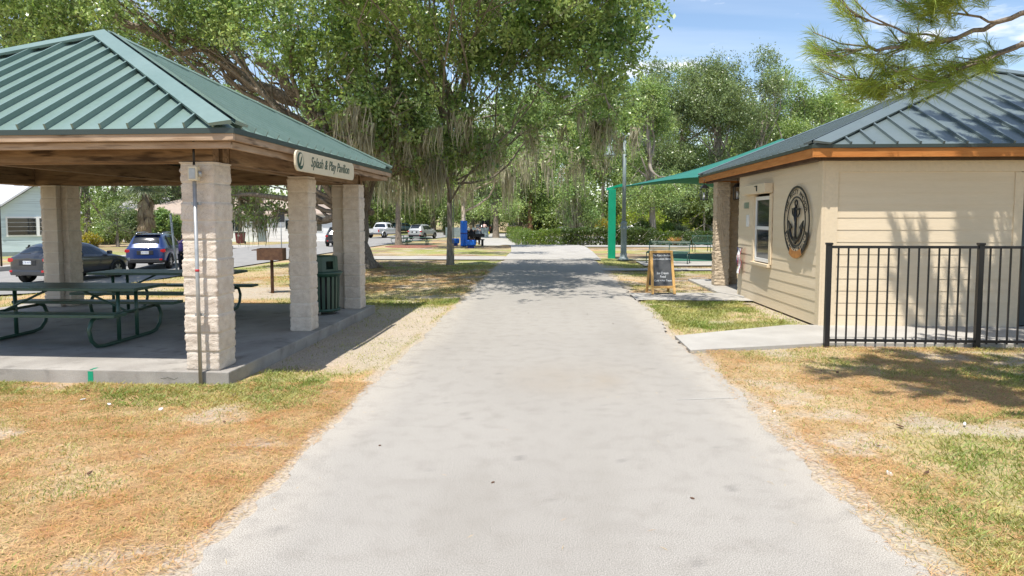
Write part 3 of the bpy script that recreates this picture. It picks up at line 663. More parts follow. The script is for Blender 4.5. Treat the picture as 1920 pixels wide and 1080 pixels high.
# fence
fn = thing('fence', 'black aluminium picket fence on the lawn edge in front of the building', 'fence', (3.94, 9.80, 0))
def fpost(x): 
    p = MB().box(x-.034, x+.034, -.034, .034, -.05, 1.42).build('post', M['black'], fn, bevel=.004); MB().box(x-.042, x+.042, -.042, .042, 1.42, 1.45).build('cap', M['black'], p, bevel=.006)
for k in range(5): fpost(k*2.06)
for k in range(4):
    x0, x1 = k*2.06+.036, k*2.06+2.024
    for z in (.05, 1.37): MB().box(x0, x1, -.016, .016, z, z+.038).build('rail', M['black'], fn, bevel=.003)
    for j in range(14):
        x = x0+.095+j*(x1-x0-.17)/13.25; MB().box(x-.0095, x+.0095, -.0095, .0095, .03, 1.385).build('picket', M['black'], fn)
lb = thing('gate_latch', 'white and black latch box fixed on the black picket fence', 'latch', (6.62, 9.76, 1.0))
MB().box(-.06,.06,-.05,-.01,.26,.42).build('cover', M['white'], lb, bevel=.01); MB().box(-.05,.05,-.055,-.008,.05,.255).build('lock', M['black_plastic'], lb, bevel=.006); MB().lathe([(.02,0),(.02,.05)], (.03,-.05,.0), 8).build('knob', M['steel'], lb)

# sandwich board
ab = thing('sandwich_board', 'wooden framed chalkboard sandwich board standing beside the path', 'sign', (2.66, 16.25, .02), math.radians(7))
def leaf_frame(s):
    q = thing('x', None, None); bpy.data.objects.remove(q)
    def pt(x, z, o=0): return (x, s*(-.26+z*.24+o), z)
    f = MB(); W = .29
    for sx in (-1, 1): f.bar(pt(sx*W-sx*.03, 0), pt(sx*W*.93-sx*.03, 1.0), .06, .024, (0, -s, .2))
    f.bar(pt(-W*.93, .975), pt(W*.93, .975), .024, .055); f.bar(pt(-W*.95, .16), pt(W*.95, .16), .024, .055)
    o = f.build('frame', M['pine_frame'], ab, bevel=.003)
    b = MB(); v = [pt(-W*.87, .17, .004), pt(W*.87, .17, .004), pt(W*.82, .96, .004), pt(-W*.82, .96, .004)]; v += [(x, y+s*.008, z) for x, y, z in v]
    b.add(v, [(0,1,2,3), (7,6,5,4), (0,4,5,1), (1,5,6,2), (2,6,7,3), (3,7,4,0)]); bo = b.build('chalkboard', M['chalk'], o)
    return bo
fb = leaf_frame(1); leaf_frame(-1)
for (s, z, sz) in (('The Rusty Anchor', .89, .07), ('Concession Stand', .81, .07), ('Ice Cream', .48, .078), ('Food', .40, .078), ('Cold + Hot Treats', .31, .064)):
    y = -.26+z*.24+.002-.001; text_part(s, sz, M['chalk_text'], fb, (0, y, z), (1,0,0), (0,.235,1), shear=.2, sx=.85, ext=.001)

# lamp posts
def lamp_post(label, base, h=5.3, arms=((-1, 1),), r=.085, s=1):
    t = thing('lamp_post', label, 'street lamp', base)
    MB().lathe([(.24,0),(.24,.05),(.20,.09),(.15,.14),(.14,.30),(.125,.34),(.12,1.28),(.15,1.32),(.15,1.38),(.125,1.42),(.125,1.5),(.14,1.53),(.14,1.57),(r,1.66)], n=20).build('base', M['lamp_grey'], t)
    MB().tube([(0,0,1.66),(0,0,h)], [r, r*.8], 14).build('pole', M['lamp_grey'], t)
    a = MB().tube([(.0,0,h-.1),(-.05,0,h+.25),(-.22,0,h+.42),(-.45,0,h+.35),(-.58,0,h-.02)], .03, 8).tube([(-.08,0,h-1.1),(-.12,0,h-.2),(-.2,0,h+.1)], .025, 6)
    a.build('arm', M['lamp_grey'], t)
    sh = MB().lathe([(.03,.05),(.05,-.12),(.10,-.2),(.13,-.36),(.26,-.52),(.27,-.56),(.02,-.55)], (-.62,0,h-.05), 18).build('lamp_shade', M['lamp_grey'], t)
    MB().lathe([(.02,-.56),(.10,-.58),(.10,-.64),(.02,-.68)], (-.62,0,h-.05), 12).build('lens', M['white'], sh)
    return t
lp = lamp_post('tall grey lamp post with bell lamp beside the green shade canopy post', G(1169, 488), 5.0)
MB().tube([(0,0,4.95),(.05,0,5.2),(.3,0,5.25)], .03, 8).build('arm', M['lamp_grey'], lp)
fx = MB().box(.12,.48,-.14,.14,5.2,5.32).build('flood_light', M['white'], lp, bevel=.03)
for px, py, lab in ((977, 431, 'distant lamp post standing behind the left end of the hedge'), (938, 433, 'distant lamp post left of the hedge, near the dark trunk')):
    c_ = copy_tree(lp); c_.location = G(px, py); tag(c_, lab, group='grey lamp posts'); 
lp['group'] = 'grey lamp posts'

# shade canopy
sc_ = thing('shade_canopy', 'green fabric shade canopy on green steel posts beyond the porch', 'canopy', (8.9, 29.9, 0))
CP = [Vector((2.85, 30.9, 3.12)), Vector((8.2, 23.9, 3.05)), Vector((15, 29, 3.1)), Vector((9.6, 36.2, 3.1))]; PK = Vector((9.9, 29.8, 5.15))
n = 14; V = []; Qs = []
for i in range(4):
    a, b = CP[i], CP[(i+1) % 4]; base = len(V)
    for r_ in range(n+1):
        t_ = r_/n
        for c_ in range(n+1):
            u = c_/n; e = a.lerp(b, u); e = e + (PK-e)*(.10*math.sin(PI*u)) ; p = e.lerp(PK, t_); p.z -= .45*math.sin(PI*t_)*(.5+.5*math.sin(PI*u)); p.z += .12*math.sin(PI*u)*(1-t_); V.append(tuple(p-sc_.location))
    for r_ in range(n):
        for c_ in range(n): k = base+r_*(n+1)+c_; Qs.append((k, k+1, k+n+2, k+n+1))
me = np_mesh('fabric', np.array(V), np.array(Qs)); me.polygons.foreach_set('use_smooth', np.ones(len(Qs), bool)); fb_ = link('fabric', me, M['canvas'], sc_)
sm_ = fb_.modifiers.new('solid', 'SOLIDIFY'); sm_.thickness = .012
for i, p in enumerate(CP):
    q = p-Vector(sc_.location); MB().box(q.x-.16, q.x+.16, q.y-.16, q.y+.16, -.1, q.z-.06).build('post', M['kelly'], sc_, bevel=.01)
    MB().bar(q-Vector((.25 if i == 0 else 0,0,.06)), q+(PK-p).normalized()*.5, .1, .12).build('corner_plate', M['kelly'], sc_)

# benches
def bench(label, loc, rz, g='green slatted benches'):
    t = thing('bench', label, 'bench', loc, rz, g)
    def prof(u): # u 0..1 from seat front to back top
        pts = [(-.42,.40),(-.36,.44),(-.2,.44),(0,.43),(.08,.47),(.13,.6),(.18,.78),(.22,.86)]; k = u*(len(pts)-1); i = min(int(k), len(pts)-2); f = k-i
        return (pts[i][0]*(1-f)+pts[i+1][0]*f, pts[i][1]*(1-f)+pts[i+1][1]*f)
    for nm, a, b in (('seat', 0, .5), ('backrest', .56, 1)):
        mb = MB()
        for k in range(9):
            u = a+(b-a)*k/8; y, z = prof(u); y2, z2 = prof(min(1, u+.02)); mb.bar((-.78, y, z), (.78, y, z), .022, .008, (0, -(z2-z), (y2-y)) if abs(y2-y)+abs(z2-z) > 1e-4 else (0,0,1))
        mb.build(nm, M['tgreen2'], t)
    for s in (-1, 0, 1):
        MB().tube([(s*.79, *prof(u)) for u in np.linspace(0, 1, 10)], .017, 6).build('side_rail', M['tgreen'], t)
        MB().tube([(s*.79, -.38, .43), (s*.79, -.44, .0)], .018, 6).build('leg', M['tgreen'], t); MB().tube([(s*.79, .05, .43), (s*.79, .16, .0)], .018, 6).build('leg', M['tgreen'], t)
    return t
b1 = bench('green slatted bench right behind the chalkboard, turned from the path', (4.75, 27.2, .02), math.radians(160)+PI)
b2 = copy_tree(b1); b2.location = on(8.3, 35.9, .04); b2.rotation_euler.z = math.radians(2); tag(b2, 'green slatted bench farther back, just left of the porch posts')

# ------------------------------------------------------------------ vegetation helpers
def leaves(cen, n_per, sig, Lf, Wf, rs, droop=.15, up=.2):
    """leaf quads in clumps: cen (k,3); returns verts, quads"""
    k = len(cen); n = k*n_per; nt = 4
    tw = rs.normal(0, 1, (k*nt, 3)); tw[:, 2] += .25; tw /= np.linalg.norm(tw, axis=1)[:, None]; tl = sig*2.3*rs.uniform(.5, 1.3, (k*nt, 1))
    tid = np.repeat(np.arange(k), n_per)*nt + rs.randint(0, nt, n); t_ = rs.uniform(.15, 1, (n, 1))**.7
    c = np.repeat(cen, n_per, 0) + tw[tid]*tl[tid]*t_ + rs.normal(0, sig*.28, (n, 3)); c[:, 2] -= (t_[:, 0]**2)*sig*.35
    d = tw[tid]*.9 + rs.normal(0, .75, (n, 3)); d[:, 2] -= droop*2; d /= np.linalg.norm(d, axis=1)[:, None]
    nr = rs.normal(0, 1, (n, 3)); nr[:, 2] += up*2; s = np.cross(d, nr); s /= np.linalg.norm(s, axis=1)[:, None]+1e-6
    l = (Lf*rs.uniform(.45, 1.45, (n, 1))); wv = Wf*rs.uniform(.5, 1.4, (n, 1))
    V = np.stack([c-d*l*.5, c+s*wv*.5-d*l*.05, c+d*l*.5, c-s*wv*.5-d*l*.05], 1).reshape(-1, 3)
    return V, np.arange(n*4).reshape(n, 4)
def lobe_points(lobes, per_m3, rs, gap=.46, seed=0, cap=99999):
    out = []
    for (x, y, z, rx, ry, rz) in lobes:
        n = int(min(cap, per_m3*4.19*rx*ry*rz)); p = rs.normal(0, 1, (n, 3)); p /= np.linalg.norm(p, axis=1)[:, None]
        r = rs.uniform(0, 1, (n, 1))**.42; ang = np.arctan2(p[:, 1], p[:, 0]); wob = 1+.35*(vn(ang*2.2+seed+x, p[:, 2]*2.5+7, seed+3)-.5)[:, None]
        q = p*r*wob*np.array([rx, ry, rz])+np.array([x, y, z])
        g = vn(q[:, 0]*1.1+q[:, 2]*.7, q[:, 1]*1.1-q[:, 2]*1.3, seed+11)*.6+vn(q[:, 0]*2.6, q[:, 2]*2.6+q[:, 1]*2, seed+19)*.4
        out.append(q[g > gap])
    return np.concatenate(out)
def moss_mesh(anch, rs, Lr=(.6, 2.2), per=12, w_=.05, spread=.22):
    k = len(anch); n = k*per; a = np.repeat(anch, per, 0)+rs.normal(0, spread, (n, 3))*np.array([1, 1, .5])
    ln = np.repeat(rs.uniform(*Lr, k), per)*rs.uniform(.35, 1.1, n); m = 6; th = rs.uniform(0, PI, n)
    sx, sy = np.cos(th), np.sin(th); V = np.zeros((n, m+1, 2, 3)); ph = rs.uniform(0, 6, n)
    for i in range(m+1):
        t = i/m; wd = w_*(1-t)**.7*(1+.5*np.sin(ph+i*2.1))+.006
        cx = a[:, 0]+.05*np.sin(ph+t*5); cy_ = a[:, 1]+.05*np.cos(ph*1.3+t*4); cz = a[:, 2]-ln*t
        for j, s in ((0, -1), (1, 1)):
            V[:, i, j, 0] = cx+s*sx*wd/2; V[:, i, j, 1] = cy_+s*sy*wd/2; V[:, i, j, 2] = cz
    b = (np.arange(n)*(m+1)*2)[:, None]+(np.arange(m)*2)[None]; q = np.stack([b, b+1, b+3, b+2], -1).reshape(-1, 4)
    return V.reshape(-1, 3), q
def wig(a, b, rnd, amp=.12, n=7, sag=0):
    a, b = Vector(a), Vector(b); d = (b-a); L = d.length; o1 = Vector((rnd.uniform(-1,1), rnd.uniform(-1,1), rnd.uniform(-.6,.8)))*L*amp; o2 = Vector((rnd.uniform(-1,1), rnd.uniform(-1,1), rnd.uniform(-.6,.6)))*L*amp*.6
    return [a+d*t+o1*math.sin(PI*t)+o2*math.sin(2*PI*t)+Vector((0,0,sag*math.sin(PI*t))) for t in [i/n for i in range(n+1)]]
def tree(name, label, base, trunk_pts, r0, lobes, leaf='leaf_oak', bark='bark_oak', per_m3=2.2, n_per=14, sig=.2, Lf=.1, Wf=.045, moss=0, moss_len=(.6, 2.0), seed=1,
         extra=(), subs=5, group=None, gap=.46, flare=1.7, cat='tree', moss_w=.05, moss_sel=None, moss_per=12, moss_sp=.22, cap=99999, hi=None):
    """all coordinates relative to base"""
    rs = np.random.RandomState(seed); rnd = random.Random(seed)
    t = thing(name, label, cat, base, 0, group)
    tk = MB(); pts = [Vector(p) for p in trunk_pts]; fine = []
    for i in range(len(pts)-1):
        for k in range(5): fine.append(pts[i].lerp(pts[i+1], k/5))
    fine.append(pts[-1]); n = len(fine); rad = []
    for i, p in enumerate(fine):
        q = i/(n-1); rad.append(r0*(1-.45*q)*(1+(flare-1)*math.exp(-p.z/(r0*1.6+.05)))*(1+.05*math.sin(i*1.7)))
        fine[i] = p+Vector((rnd.uniform(-1,1), rnd.uniform(-1,1), 0))*r0*.07
    fine.insert(0, fine[0]-Vector((0,0,.4))); rad.insert(0, rad[0]*1.15)
    tk.tube(fine, rad, 14)
    if flare > 1.5:
        for k in range(7):
            a = k*.9+rnd.random()*.4; tk.tube([(r0*.7*math.cos(a), r0*.7*math.sin(a), r0*1.6), (r0*1.35*math.cos(a), r0*1.35*math.sin(a), r0*.45), (r0*2.4*math.cos(a), r0*2.4*math.sin(a), -.12)], [r0*.35, r0*.32, r0*.12], 7)
    top = pts[-1]
    trk = tk.build('trunk', M[bark], t, fix=False)
    lm = MB()
    for (pl_, ra, rb) in extra:
        pl_ = [Vector(p) for p in pl_]; sm2 = []
        for i in range(len(pl_)-1):
            for k in range(4): sm2.append(pl_[i].lerp(pl_[i+1], k/4)+Vector((rnd.uniform(-1,1), rnd.uniform(-1,1), rnd.uniform(-1,1)))*ra*.25)
        sm2.append(pl_[-1]); m_ = len(sm2); lm.tube(sm2, [ra+(rb-ra)*i/(m_-1) for i in range(m_)], 9)
    P_ = lobe_points(lobes, per_m3, rs, gap, seed, cap)
    for li_, lo in enumerate(lobes):
        if len(lobes) > 30 and li_ % 5 != 0: continue
        c = Vector(lo[:3]); st = fine[int(n*rnd.uniform(.62, .98))] if n > 3 else top; d = (c-st).length
        rl = r0*.42*min(1, 5/(d+1))+.02; w = wig(st, c, rnd, .14, 8); m_ = len(w); lm.tube(w, [rl*(1-.7*i/(m_-1)) for i in range(m_)], 7)
        for k in range(subs):
            e = c+Vector((rnd.uniform(-1,1)*lo[3], rnd.uniform(-1,1)*lo[4], rnd.uniform(-.7,.9)*lo[5]))*.85; s0 = w[rnd.randint(3, 8)]
            w2 = wig(s0, e, rnd, .13, 6); lm.tube(w2, [max(.008, rl*.34*(1-.85*i/6)) for i in range(7)], 5)
            for j in range(3):
                e2 = e+Vector((rnd.uniform(-1,1), rnd.uniform(-1,1), rnd.uniform(-1,1)))*lo[3]*.35; w3 = wig(w2[rnd.randint(2,6)], e2, rnd, .15, 4); lm.tube(w3, [max(.006, rl*.12*(1-.8*i/4)) for i in range(5)], 4)
    if lm.v: lm.build('limbs', M[bark], trk, fix=False)
    V, q = leaves(P_, n_per, sig, Lf, Wf, rs); link('crown', np_mesh('crown', V, q), M[leaf], t)
    if moss:
        pool = P_ if moss_sel is None else P_[moss_sel(P_)]
        if hi is None: pool = pool[pool[:, 2] < np.percentile(pool[:, 2], 60)]
        a = pool[rs.choice(len(pool), moss)]; V, q = moss_mesh(a, rs, moss_len, moss_per, moss_w, moss_sp); link('hanging_moss', np_mesh('hanging_moss', V, q), M['moss'], t)
    return t
def rel(p, b): return tuple(Vector(p)-Vector(b))
def plobe(px, py, Y, rx, ry, rz, b): v = P(px, py, Y)-Vector(b); return (v.x, v.y, v.z, rx, ry, rz)

# ------------------------------------------------------------------ the big oaks
B = G(660, 501)
def L1(px, py, Y, r, k=.8, ky=1): return plobe(px, py, Y, r, r*ky, r*k, B)
lob = [L1(30,-10,23,3), L1(130,40,25,1.8,.6), L1(150,-60,22,3.2), L1(330,-30,23,2.6), L1(405,70,25,1.3,.6), L1(470,-20,23,2.4), L1(560,50,22,2.3), L1(640,-20,22,2.6), L1(700,60,22,2.2),
       L1(560,130,24,1.2,.7), L1(610,150,23,1.7), L1(690,150,22,1.8), L1(600,215,23,1.3,.8), L1(660,240,22,1.5), L1(720,230,21.5,1.4), L1(650,300,24,1.1,.7), L1(755,300,23,1.1,.9),
       L1(520,390,27,1.3,.6), L1(455,380,28,1.1,.7), L1(470,330,28,1.6,.6), L1(700,310,26,1.4,.7), L1(250,20,25,1.4,.6),
       L1(235,55,27,1.7,.8), L1(310,95,27,1.5,.8), L1(370,135,27,1.3,.8), L1(430,60,27,1.8,.8), L1(500,180,27,1.2,.7), L1(20,50,24,1.8,.7), L1(75,65,26,1.4,.6)]
ext = [([rel(P(676,400,25),B), rel(P(660,260,25),B), rel(P(590,200,24.5),B), rel(P(545,165,24),B), rel(P(512,128,24),B), rel(P(480,112,24),B)], .26, .14),
       ([rel(P(560,190,25),B), rel(P(470,160,25),B), rel(P(425,120,25),B), rel(P(355,72,24.5),B), rel(P(300,66,24),B), rel(P(240,48,24),B), rel(P(185,12,23.5),B), rel(P(90,-30,23),B)], .24, .10),
       ([rel(P(440,150,25),B), rel(P(400,90,24.5),B), rel(P(325,100,24.5),B), rel(P(298,120,24.5),B)], .14, .05),
       ([rel(P(688,345,25),B), rel(P(715,300,25),B), rel(P(745,200,24),B), rel(P(740,20,23),B)], .3, .12),
       ([rel(P(700,400,25),B), rel(P(620,340,26),B), rel(P(540,330,27),B), rel(P(450,350,28),B)], .12, .04)]
for k in range(26):
    rr = random.Random(100+k); x0 = rr.uniform(420, 600); y0 = rr.uniform(90, 200); Y = rr.uniform(24, 26)
    a = P(x0, y0, Y); b = P(x0+rr.uniform(-50, 50), y0+rr.uniform(-40, 60), Y+rr.uniform(-1, 1)); mdl = a.lerp(b, .5)+Vector((rr.uniform(-.4,.4), 0, rr.uniform(-.4,.4)))
    ext.append(([rel(a,B), rel(mdl,B), rel(b,B)], rr.uniform(.02, .06), .008))
oak = tree('live_oak', 'huge moss hung live oak with thick limbs rising behind the teal roofed pavilion', B, [(0,0,0), rel(P(668,420,25),B), rel(P(690,340,25),B)], .48, lob, per_m3=8, n_per=34, sig=.235, Lf=.145, Wf=.08,
           moss=115, moss_len=(.3, 1.3), moss_w=.04, moss_per=22, moss_sp=.11, moss_sel=lambda p: (p[:, 2] < 5.9), seed=5, extra=ext, subs=6, gap=.47, flare=1.9)
B2 = G(844, 495)
def L2(px, py, Y, r, k=.8, ky=1): return plobe(px, py, Y, r, r*ky, r*k, B2)
lob = [L2(790,30,21,2.2), L2(860,-30,20,2.4), L2(900,50,22,1.9), L2(960,-20,21,2.4), L2(985,60,21,1.6), L2(1040,20,21,2.2), L2(1110,-10,21,2.2), L2(1130,70,21,1.7), L2(1160,40,22,1.2), L2(1150,110,22,1.0),
       L2(800,120,22,1.6), L2(870,120,22,1.5), L2(930,130,22,1.3), L2(1060,110,22,1.5), L2(1110,140,23,1.2,.9), L2(760,190,22,1.3), L2(830,200,22,1.3), L2(900,190,23,1.4), L2(950,210,24,1.0), L2(1070,180,23,1.1,1.1), L2(1120,190,24,1.1,1.0),
       L2(1090,240,25,1.1,1.1), L2(1150,250,27,1.1,.9), L2(850,270,25,1.2,.7), L2(790,250,23,.9), L2(1165,170,24,.7),
       L2(820,300,24,1.0,.9), L2(900,262,24,1.2,.9), L2(960,255,25,1.1,.9), L2(1015,215,24,1.0,1.1), L2(1055,260,27,1.1,1.0), L2(1100,300,28,1.0,.9), L2(740,250,23,1.1,1.0), L2(780,310,24,.9,1), L2(1010,140,23,.6,1), L2(690,205,21,1.0), L2(1180,215,26,.9,1), L2(930,180,24,1.2,1), L2(1000,90,22,1.2), L2(1030,170,24,1.0,1), L2(960,215,26,1.1,1),
       L2(950,290,33,1.5,.7), L2(870,330,34,1.4,.6),
       ]
for k in range(34):
    rr = random.Random(300+k); v = Vector((rr.uniform(-5.5, 2.8), rr.uniform(12.5, 21), rr.uniform(7.6, 10)))-B2; lob.append((v.x, v.y, v.z, rr.uniform(.6,1.4), rr.uniform(.8,1.5), .6))
for k in range(46):
    rr = random.Random(800+k); v = Vector((rr.uniform(-7.5, 2.6), rr.uniform(11.5, 19), rr.uniform(7.8, 9.6)))-B2; lob.append((v.x, v.y, v.z, rr.uniform(.8,1.5), rr.uniform(.8,1.4), .7))
ext = [([rel(P(843,240,26),B2), rel(P(880,120,24),B2), rel(P(960,90,23),B2), rel(P(1050,80,22),B2)], .16, .06), ([rel(P(843,200,26),B2), rel(P(820,80,24),B2), rel(P(740,20,22),B2)], .15, .05)]
for k in range(30):
    rr = random.Random(500+k); x0 = rr.choice([rr.uniform(640, 780), rr.uniform(860, 1150)]); y0 = rr.uniform(80, 210); Y = 20.5
    a = P(x0, y0, Y); b = P(x0+rr.uniform(-40, 40), y0+rr.uniform(-40, 40), Y+rr.uniform(-.5, 1)); mdl = a.lerp(b, .5)+Vector((rr.uniform(-.3,.3), 0, rr.uniform(-.3,.3)))
    ext.append(([rel(a,B2), rel(mdl,B2), rel(b,B2)], rr.uniform(.012, .03), .006))
oak2 = tree('live_oak', 'slim trunked oak left of the path, its leafy crown overhanging the path', B2, [(0,0,0), rel(P(843,380,26.3),B2), rel(P(846,200,26),B2)], .125, lob, per_m3=8, n_per=34, sig=.235, Lf=.145, Wf=.08,
            moss=125, moss_len=(.4, 1.6), moss_w=.04, moss_per=22, moss_sp=.11, moss_sel=lambda p: (p[:, 2] < 6.2) & (p[:, 1] > -7), seed=8, extra=ext, subs=4, flare=1.2, gap=.47, bark='bark_grey')
MB().tube([(0,0,-.1),(0,0,9)], .018, 6).build('steel_conduit_pole', M['steel']); o = bpy.data.objects['steel_conduit_pole']; o.location = G(851, 495)
tag(o, 'thin steel conduit standing against the slim oak trunk', 'conduit')
B3 = G(870, 463)
oak3 = tree('oak_tree', 'pale trunked oak with blue padding round its foot beyond the slim trunk', B3, [(0,0,0), rel(P(868,300,42.5),B3)], .15,
            [plobe(x, y, Y, r, r, r*.6, B3) for x, y, Y, r in ((800,250,40,2.6), (880,230,40,2.8), (950,250,41,2.4), (760,300,42,2.2), (1000,270,43,2.0), (850,310,43,2.0), (920,310,42,1.8))],
            leaf='leaf_olive', bark='bark_pale', per_m3=3.0, n_per=22, sig=.34, Lf=.18, Wf=.10, moss=120, moss_len=(1.0, 3.2), seed=12, flare=1.1, moss_w=.08, moss_per=14)
# ------------------------------------------------------------------ other trees
def std_tree(name, label, px, py, top_px, half_px, seed, leaf='leaf_far', bark='bark_grey', r0=.3, lean=0, crown_low=.42, moss=0, ln=.2, group=None, dens=1.0, nl=9, hang=None):
    b = G(px, py); sc = b.y/F; Ht = (408-top_px)*sc+H-b.z; hw = half_px*sc; rs = random.Random(seed)
    lobs = []
    for k in range(nl):
        a = rs.random()*6.28; rr_ = rs.uniform(.1, .62)*hw; z = Ht*(crown_low+(.97-crown_low)*(rs.random()**.8)); sh = 1-.55*max(0, (z/Ht-.7)/.3); r = hw*rs.uniform(.3, .46)
        lobs.append((rr_*math.cos(a)*sh+lean*z/Ht, rr_*math.sin(a)*sh, z-r*.6, r, r, r*.72))
    lobs.append((lean, 0, Ht-hw*.28, hw*.34, hw*.34, hw*.3))
    v = sum(4.19*l[3]*l[4]*l[5] for l in lobs); lf = max(.12, min(.34, sc*3.6)); cl = dens*1.5e0*hw*hw*Ht/ v / (lf*lf) * .14
    return tree(name, label, b, [(0,0,0), (lean*.35, 0, Ht*.3), (lean*.7, 0, Ht*.62)], r0, lobs, leaf=leaf, bark=bark, per_m3=cl, n_per=20, sig=lf*1.9, Lf=lf, Wf=lf*.55, moss=int(moss*.4)*(moss >= 65), moss_len=hang or (Ht*.08, Ht*.26),
                seed=seed, flare=1.35, moss_w=lf*.5, group=group, subs=3, cap=3000)
std_tree('oak_tree', 'oak with a bare leaning trunk rising behind the two green benches', 1226, 457, 150, 105, 21, 'leaf_oak', 'bark_grey', .33, -.9, .34, 50, dens=1.2)
std_tree('oak_tree', 'oak whose dark trunk stands behind the trimmed hedge', 1078, 451, 215, 95, 22, 'leaf_oak', 'bark_oak', .40, 0, .30, 110, dens=1.2)
std_tree('oak_tree', 'slim dark oak beside the black picnic table across the lawn', 747, 459, 235, 85, 23, 'leaf_olive', 'bark_oak', .27, 0, .42, 90)
std_tree('oak_tree', 'tall airy oak behind the shade canopy, its top against the sky', 1345, 446, 112, 125, 24, 'leaf_olive', 'bark_grey', .35, 0, .12, 15, dens=1.1, nl=14)
std_tree('oak_tree', 'tall full oak filling the gap between the overhanging oak and the green canopy', 1228, 446, 122, 82, 45, 'leaf_olive', 'bark_grey', .35, 0, .15, 50, dens=1.2, nl=13)
std_tree('oak_tree', 'broad oak far behind the peak of the green canopy', 1450, 441, 128, 85, 46, 'leaf_far', 'bark_grey', .35, 0, .12, 0, dens=1.1, nl=13)
std_tree('oak_tree', 'shady oak left of the path bend beyond the blue padded trunk', 930, 446, 235, 80, 47, 'leaf_oak', 'bark_oak', .35, 0, .3, 60, dens=1.1)
std_tree('oak_tree', 'dark trunked oak at the far path end, left of the hedge end', 975, 436.5, 255, 70, 48, 'leaf_oak', 'bark_oak', .4, 0, .25, 60, dens=1.1)
std_tree('oak_tree', 'feathery topped oak between the shade canopy and the building roof', 1418, 447, 100, 80, 25, 'leaf_olive', 'bark_grey', .3, .5, .12, 0, dens=.9, nl=12)
std_tree('oak_tree', 'small crowned oak showing above the left slope of the building roof', 1490, 444, 148, 66, 26, 'leaf_oak', 'bark_grey', .28, 0, .15, 0, dens=.9)
std_tree('oak_tree', 'lowest right oak peeping over the roof below the pine branch', 1545, 444, 185, 50, 27, 'leaf_oak', 'bark_grey', .25, 0, .35, 0, dens=.9)
std_tree('oak_tree', 'leafy oak right of the leaning one, above the green canopy edge', 1275, 444, 128, 110, 28, 'leaf_far', 'bark_grey', .3, 0, .12, 20, dens=1.2, nl=13)
std_tree('oak_tree', 'far oak with yellowish leaves left of the hedge lamp post', 925, 437, 225, 85, 31, 'leaf_far', 'bark_grey', .3, 0, .28, 70)
std_tree('oak_tree', 'reddish trunked oak at the left end of the hedge', 994, 437, 180, 80, 32, 'leaf_oak', 'bark_red', .4, 0, .26, 60)
std_tree('oak_tree', 'pale trunked oak behind the hedge near the green post', 1130, 440, 150, 100, 33, 'leaf_far', 'bark_pale', .3, 0, .28, 40)
std_tree('oak_tree', 'bright green oak across the street behind the parked cars', 800, 434, 250, 80, 34, 'leaf_lime', 'bark_grey', .35, 0, .15, 30)
std_tree('oak_tree', 'shady oak across the street behind the white pickup', 700, 437, 205, 85, 35, 'leaf_olive', 'bark_oak', .4, 0, .25, 60)
std_tree('oak_tree', 'broad oak standing beside the white ranch house', 600, 441, 200, 100, 36, 'leaf_far', 'bark_oak', .4, 0, .30, 40)
std_tree('oak_tree', 'dark oak in front of the white ranch house, drooping over its wall', 462, 449, 240, 85, 37, 'leaf_oak', 'bark_oak', .4, 0, .12, 30)
std_tree('oak_tree', 'green tree between the pale blue house and the bushy tree', 165, 449, 200, 90, 38, 'leaf_far', 'bark_oak', .4, 0, .12, 0)
std_tree('oak_tree', 'dense tree behind the tall skirted palm', 330, 449, 190, 110, 39, 'leaf_olive', 'bark_oak', .4, 0, .14, 30)
std_tree('oak_tree', 'spreading tree behind the pale blue house', 20, 446, 190, 110, 40, 'leaf_far', 'bark_oak', .4, 0, .3, 0)
std_tree('bushy_tree', 'rounded small tree with crooked trunks behind the blue car', 221, 462, 372, 46, 41, 'leaf_olive', 'bark_grey', .12, 0, .38, 0, dens=1.5)
std_tree('bushy_tree', 'lime green shrubby tree left of the rounded small tree', 163, 462, 398, 30, 42, 'leaf_lime', 'bark_grey', .08, 0, .10, 0, dens=1.4)
std_tree('bushy_tree', 'low lime green tree behind the leaning oak and benches', 1205, 449, 350, 60, 43, 'leaf_lime', 'bark_grey', .1, 0, .12, 0, dens=1.2)
std_tree('bushy_tree', 'low light green tree between leaning oak and porch posts', 1320, 447, 352, 50, 44, 'leaf_lime', 'bark_pale', .1, 0, .2, 0, dens=1.2)
# far trees, one built, copied
ft = [std_tree('background_tree', 'x', 640, 432.5, 235, 75, 50+i, 'leaf_far', 'bark_grey', .35, 0, .08, 20, dens=.9, nl=8) for i in range(2)]
spots = [(-62,95,1.1),(-52,110,1.2),(-44,98,1),(-36,112,1.2),(-28,104,1),(-20,118,1.2),(-12,108,1.0),(-5,120,1.15),(3,112,1.0),(10,104,1.1),(17,116,1.1),(24,100,1.05),(31,112,1.2),(38,98,1),(46,110,1.1),(-75,100,1.2),(56,100,1.1),(-2,134,1.3),(-24,134,1.3),(20,134,1.3),(-45,130,1.3),(40,132,1.3),(-70,75,1),(-58,62,1)]
where = ['left edge behind the houses', 'behind the pale blue house roof', 'behind the rounded small tree', 'behind the skirted palm', 'behind the front column', 'behind the white ranch house', 'behind the middle column', 'behind the white pickup', 'behind the black picnic table', 'behind the blue padded tree', 'where the path ends', 'behind the hedge lamp post', 'behind the hedge oak', 'behind the green canopy post', 'behind the leaning oak', 'far left of all houses', 'behind the red car', 'farthest at the end of the path', 'farthest behind the street', 'farthest behind the hedge', 'farthest behind the left column', 'farthest behind the canopy', 'left of the pale blue house', 'outermost left beside the blue house']
for i, (x, y, s) in enumerate(spots):
    t = ft[i] if i < 2 else copy_tree(ft[i % 2]); t.location = on(x, y, -.05); t.rotation_euler.z = i*1.7; t.scale = (s, s, s*(.9+.1*(i % 3)))
    tag(t, 'background tree '+where[i], 'tree', 'background trees beyond the houses and car park')
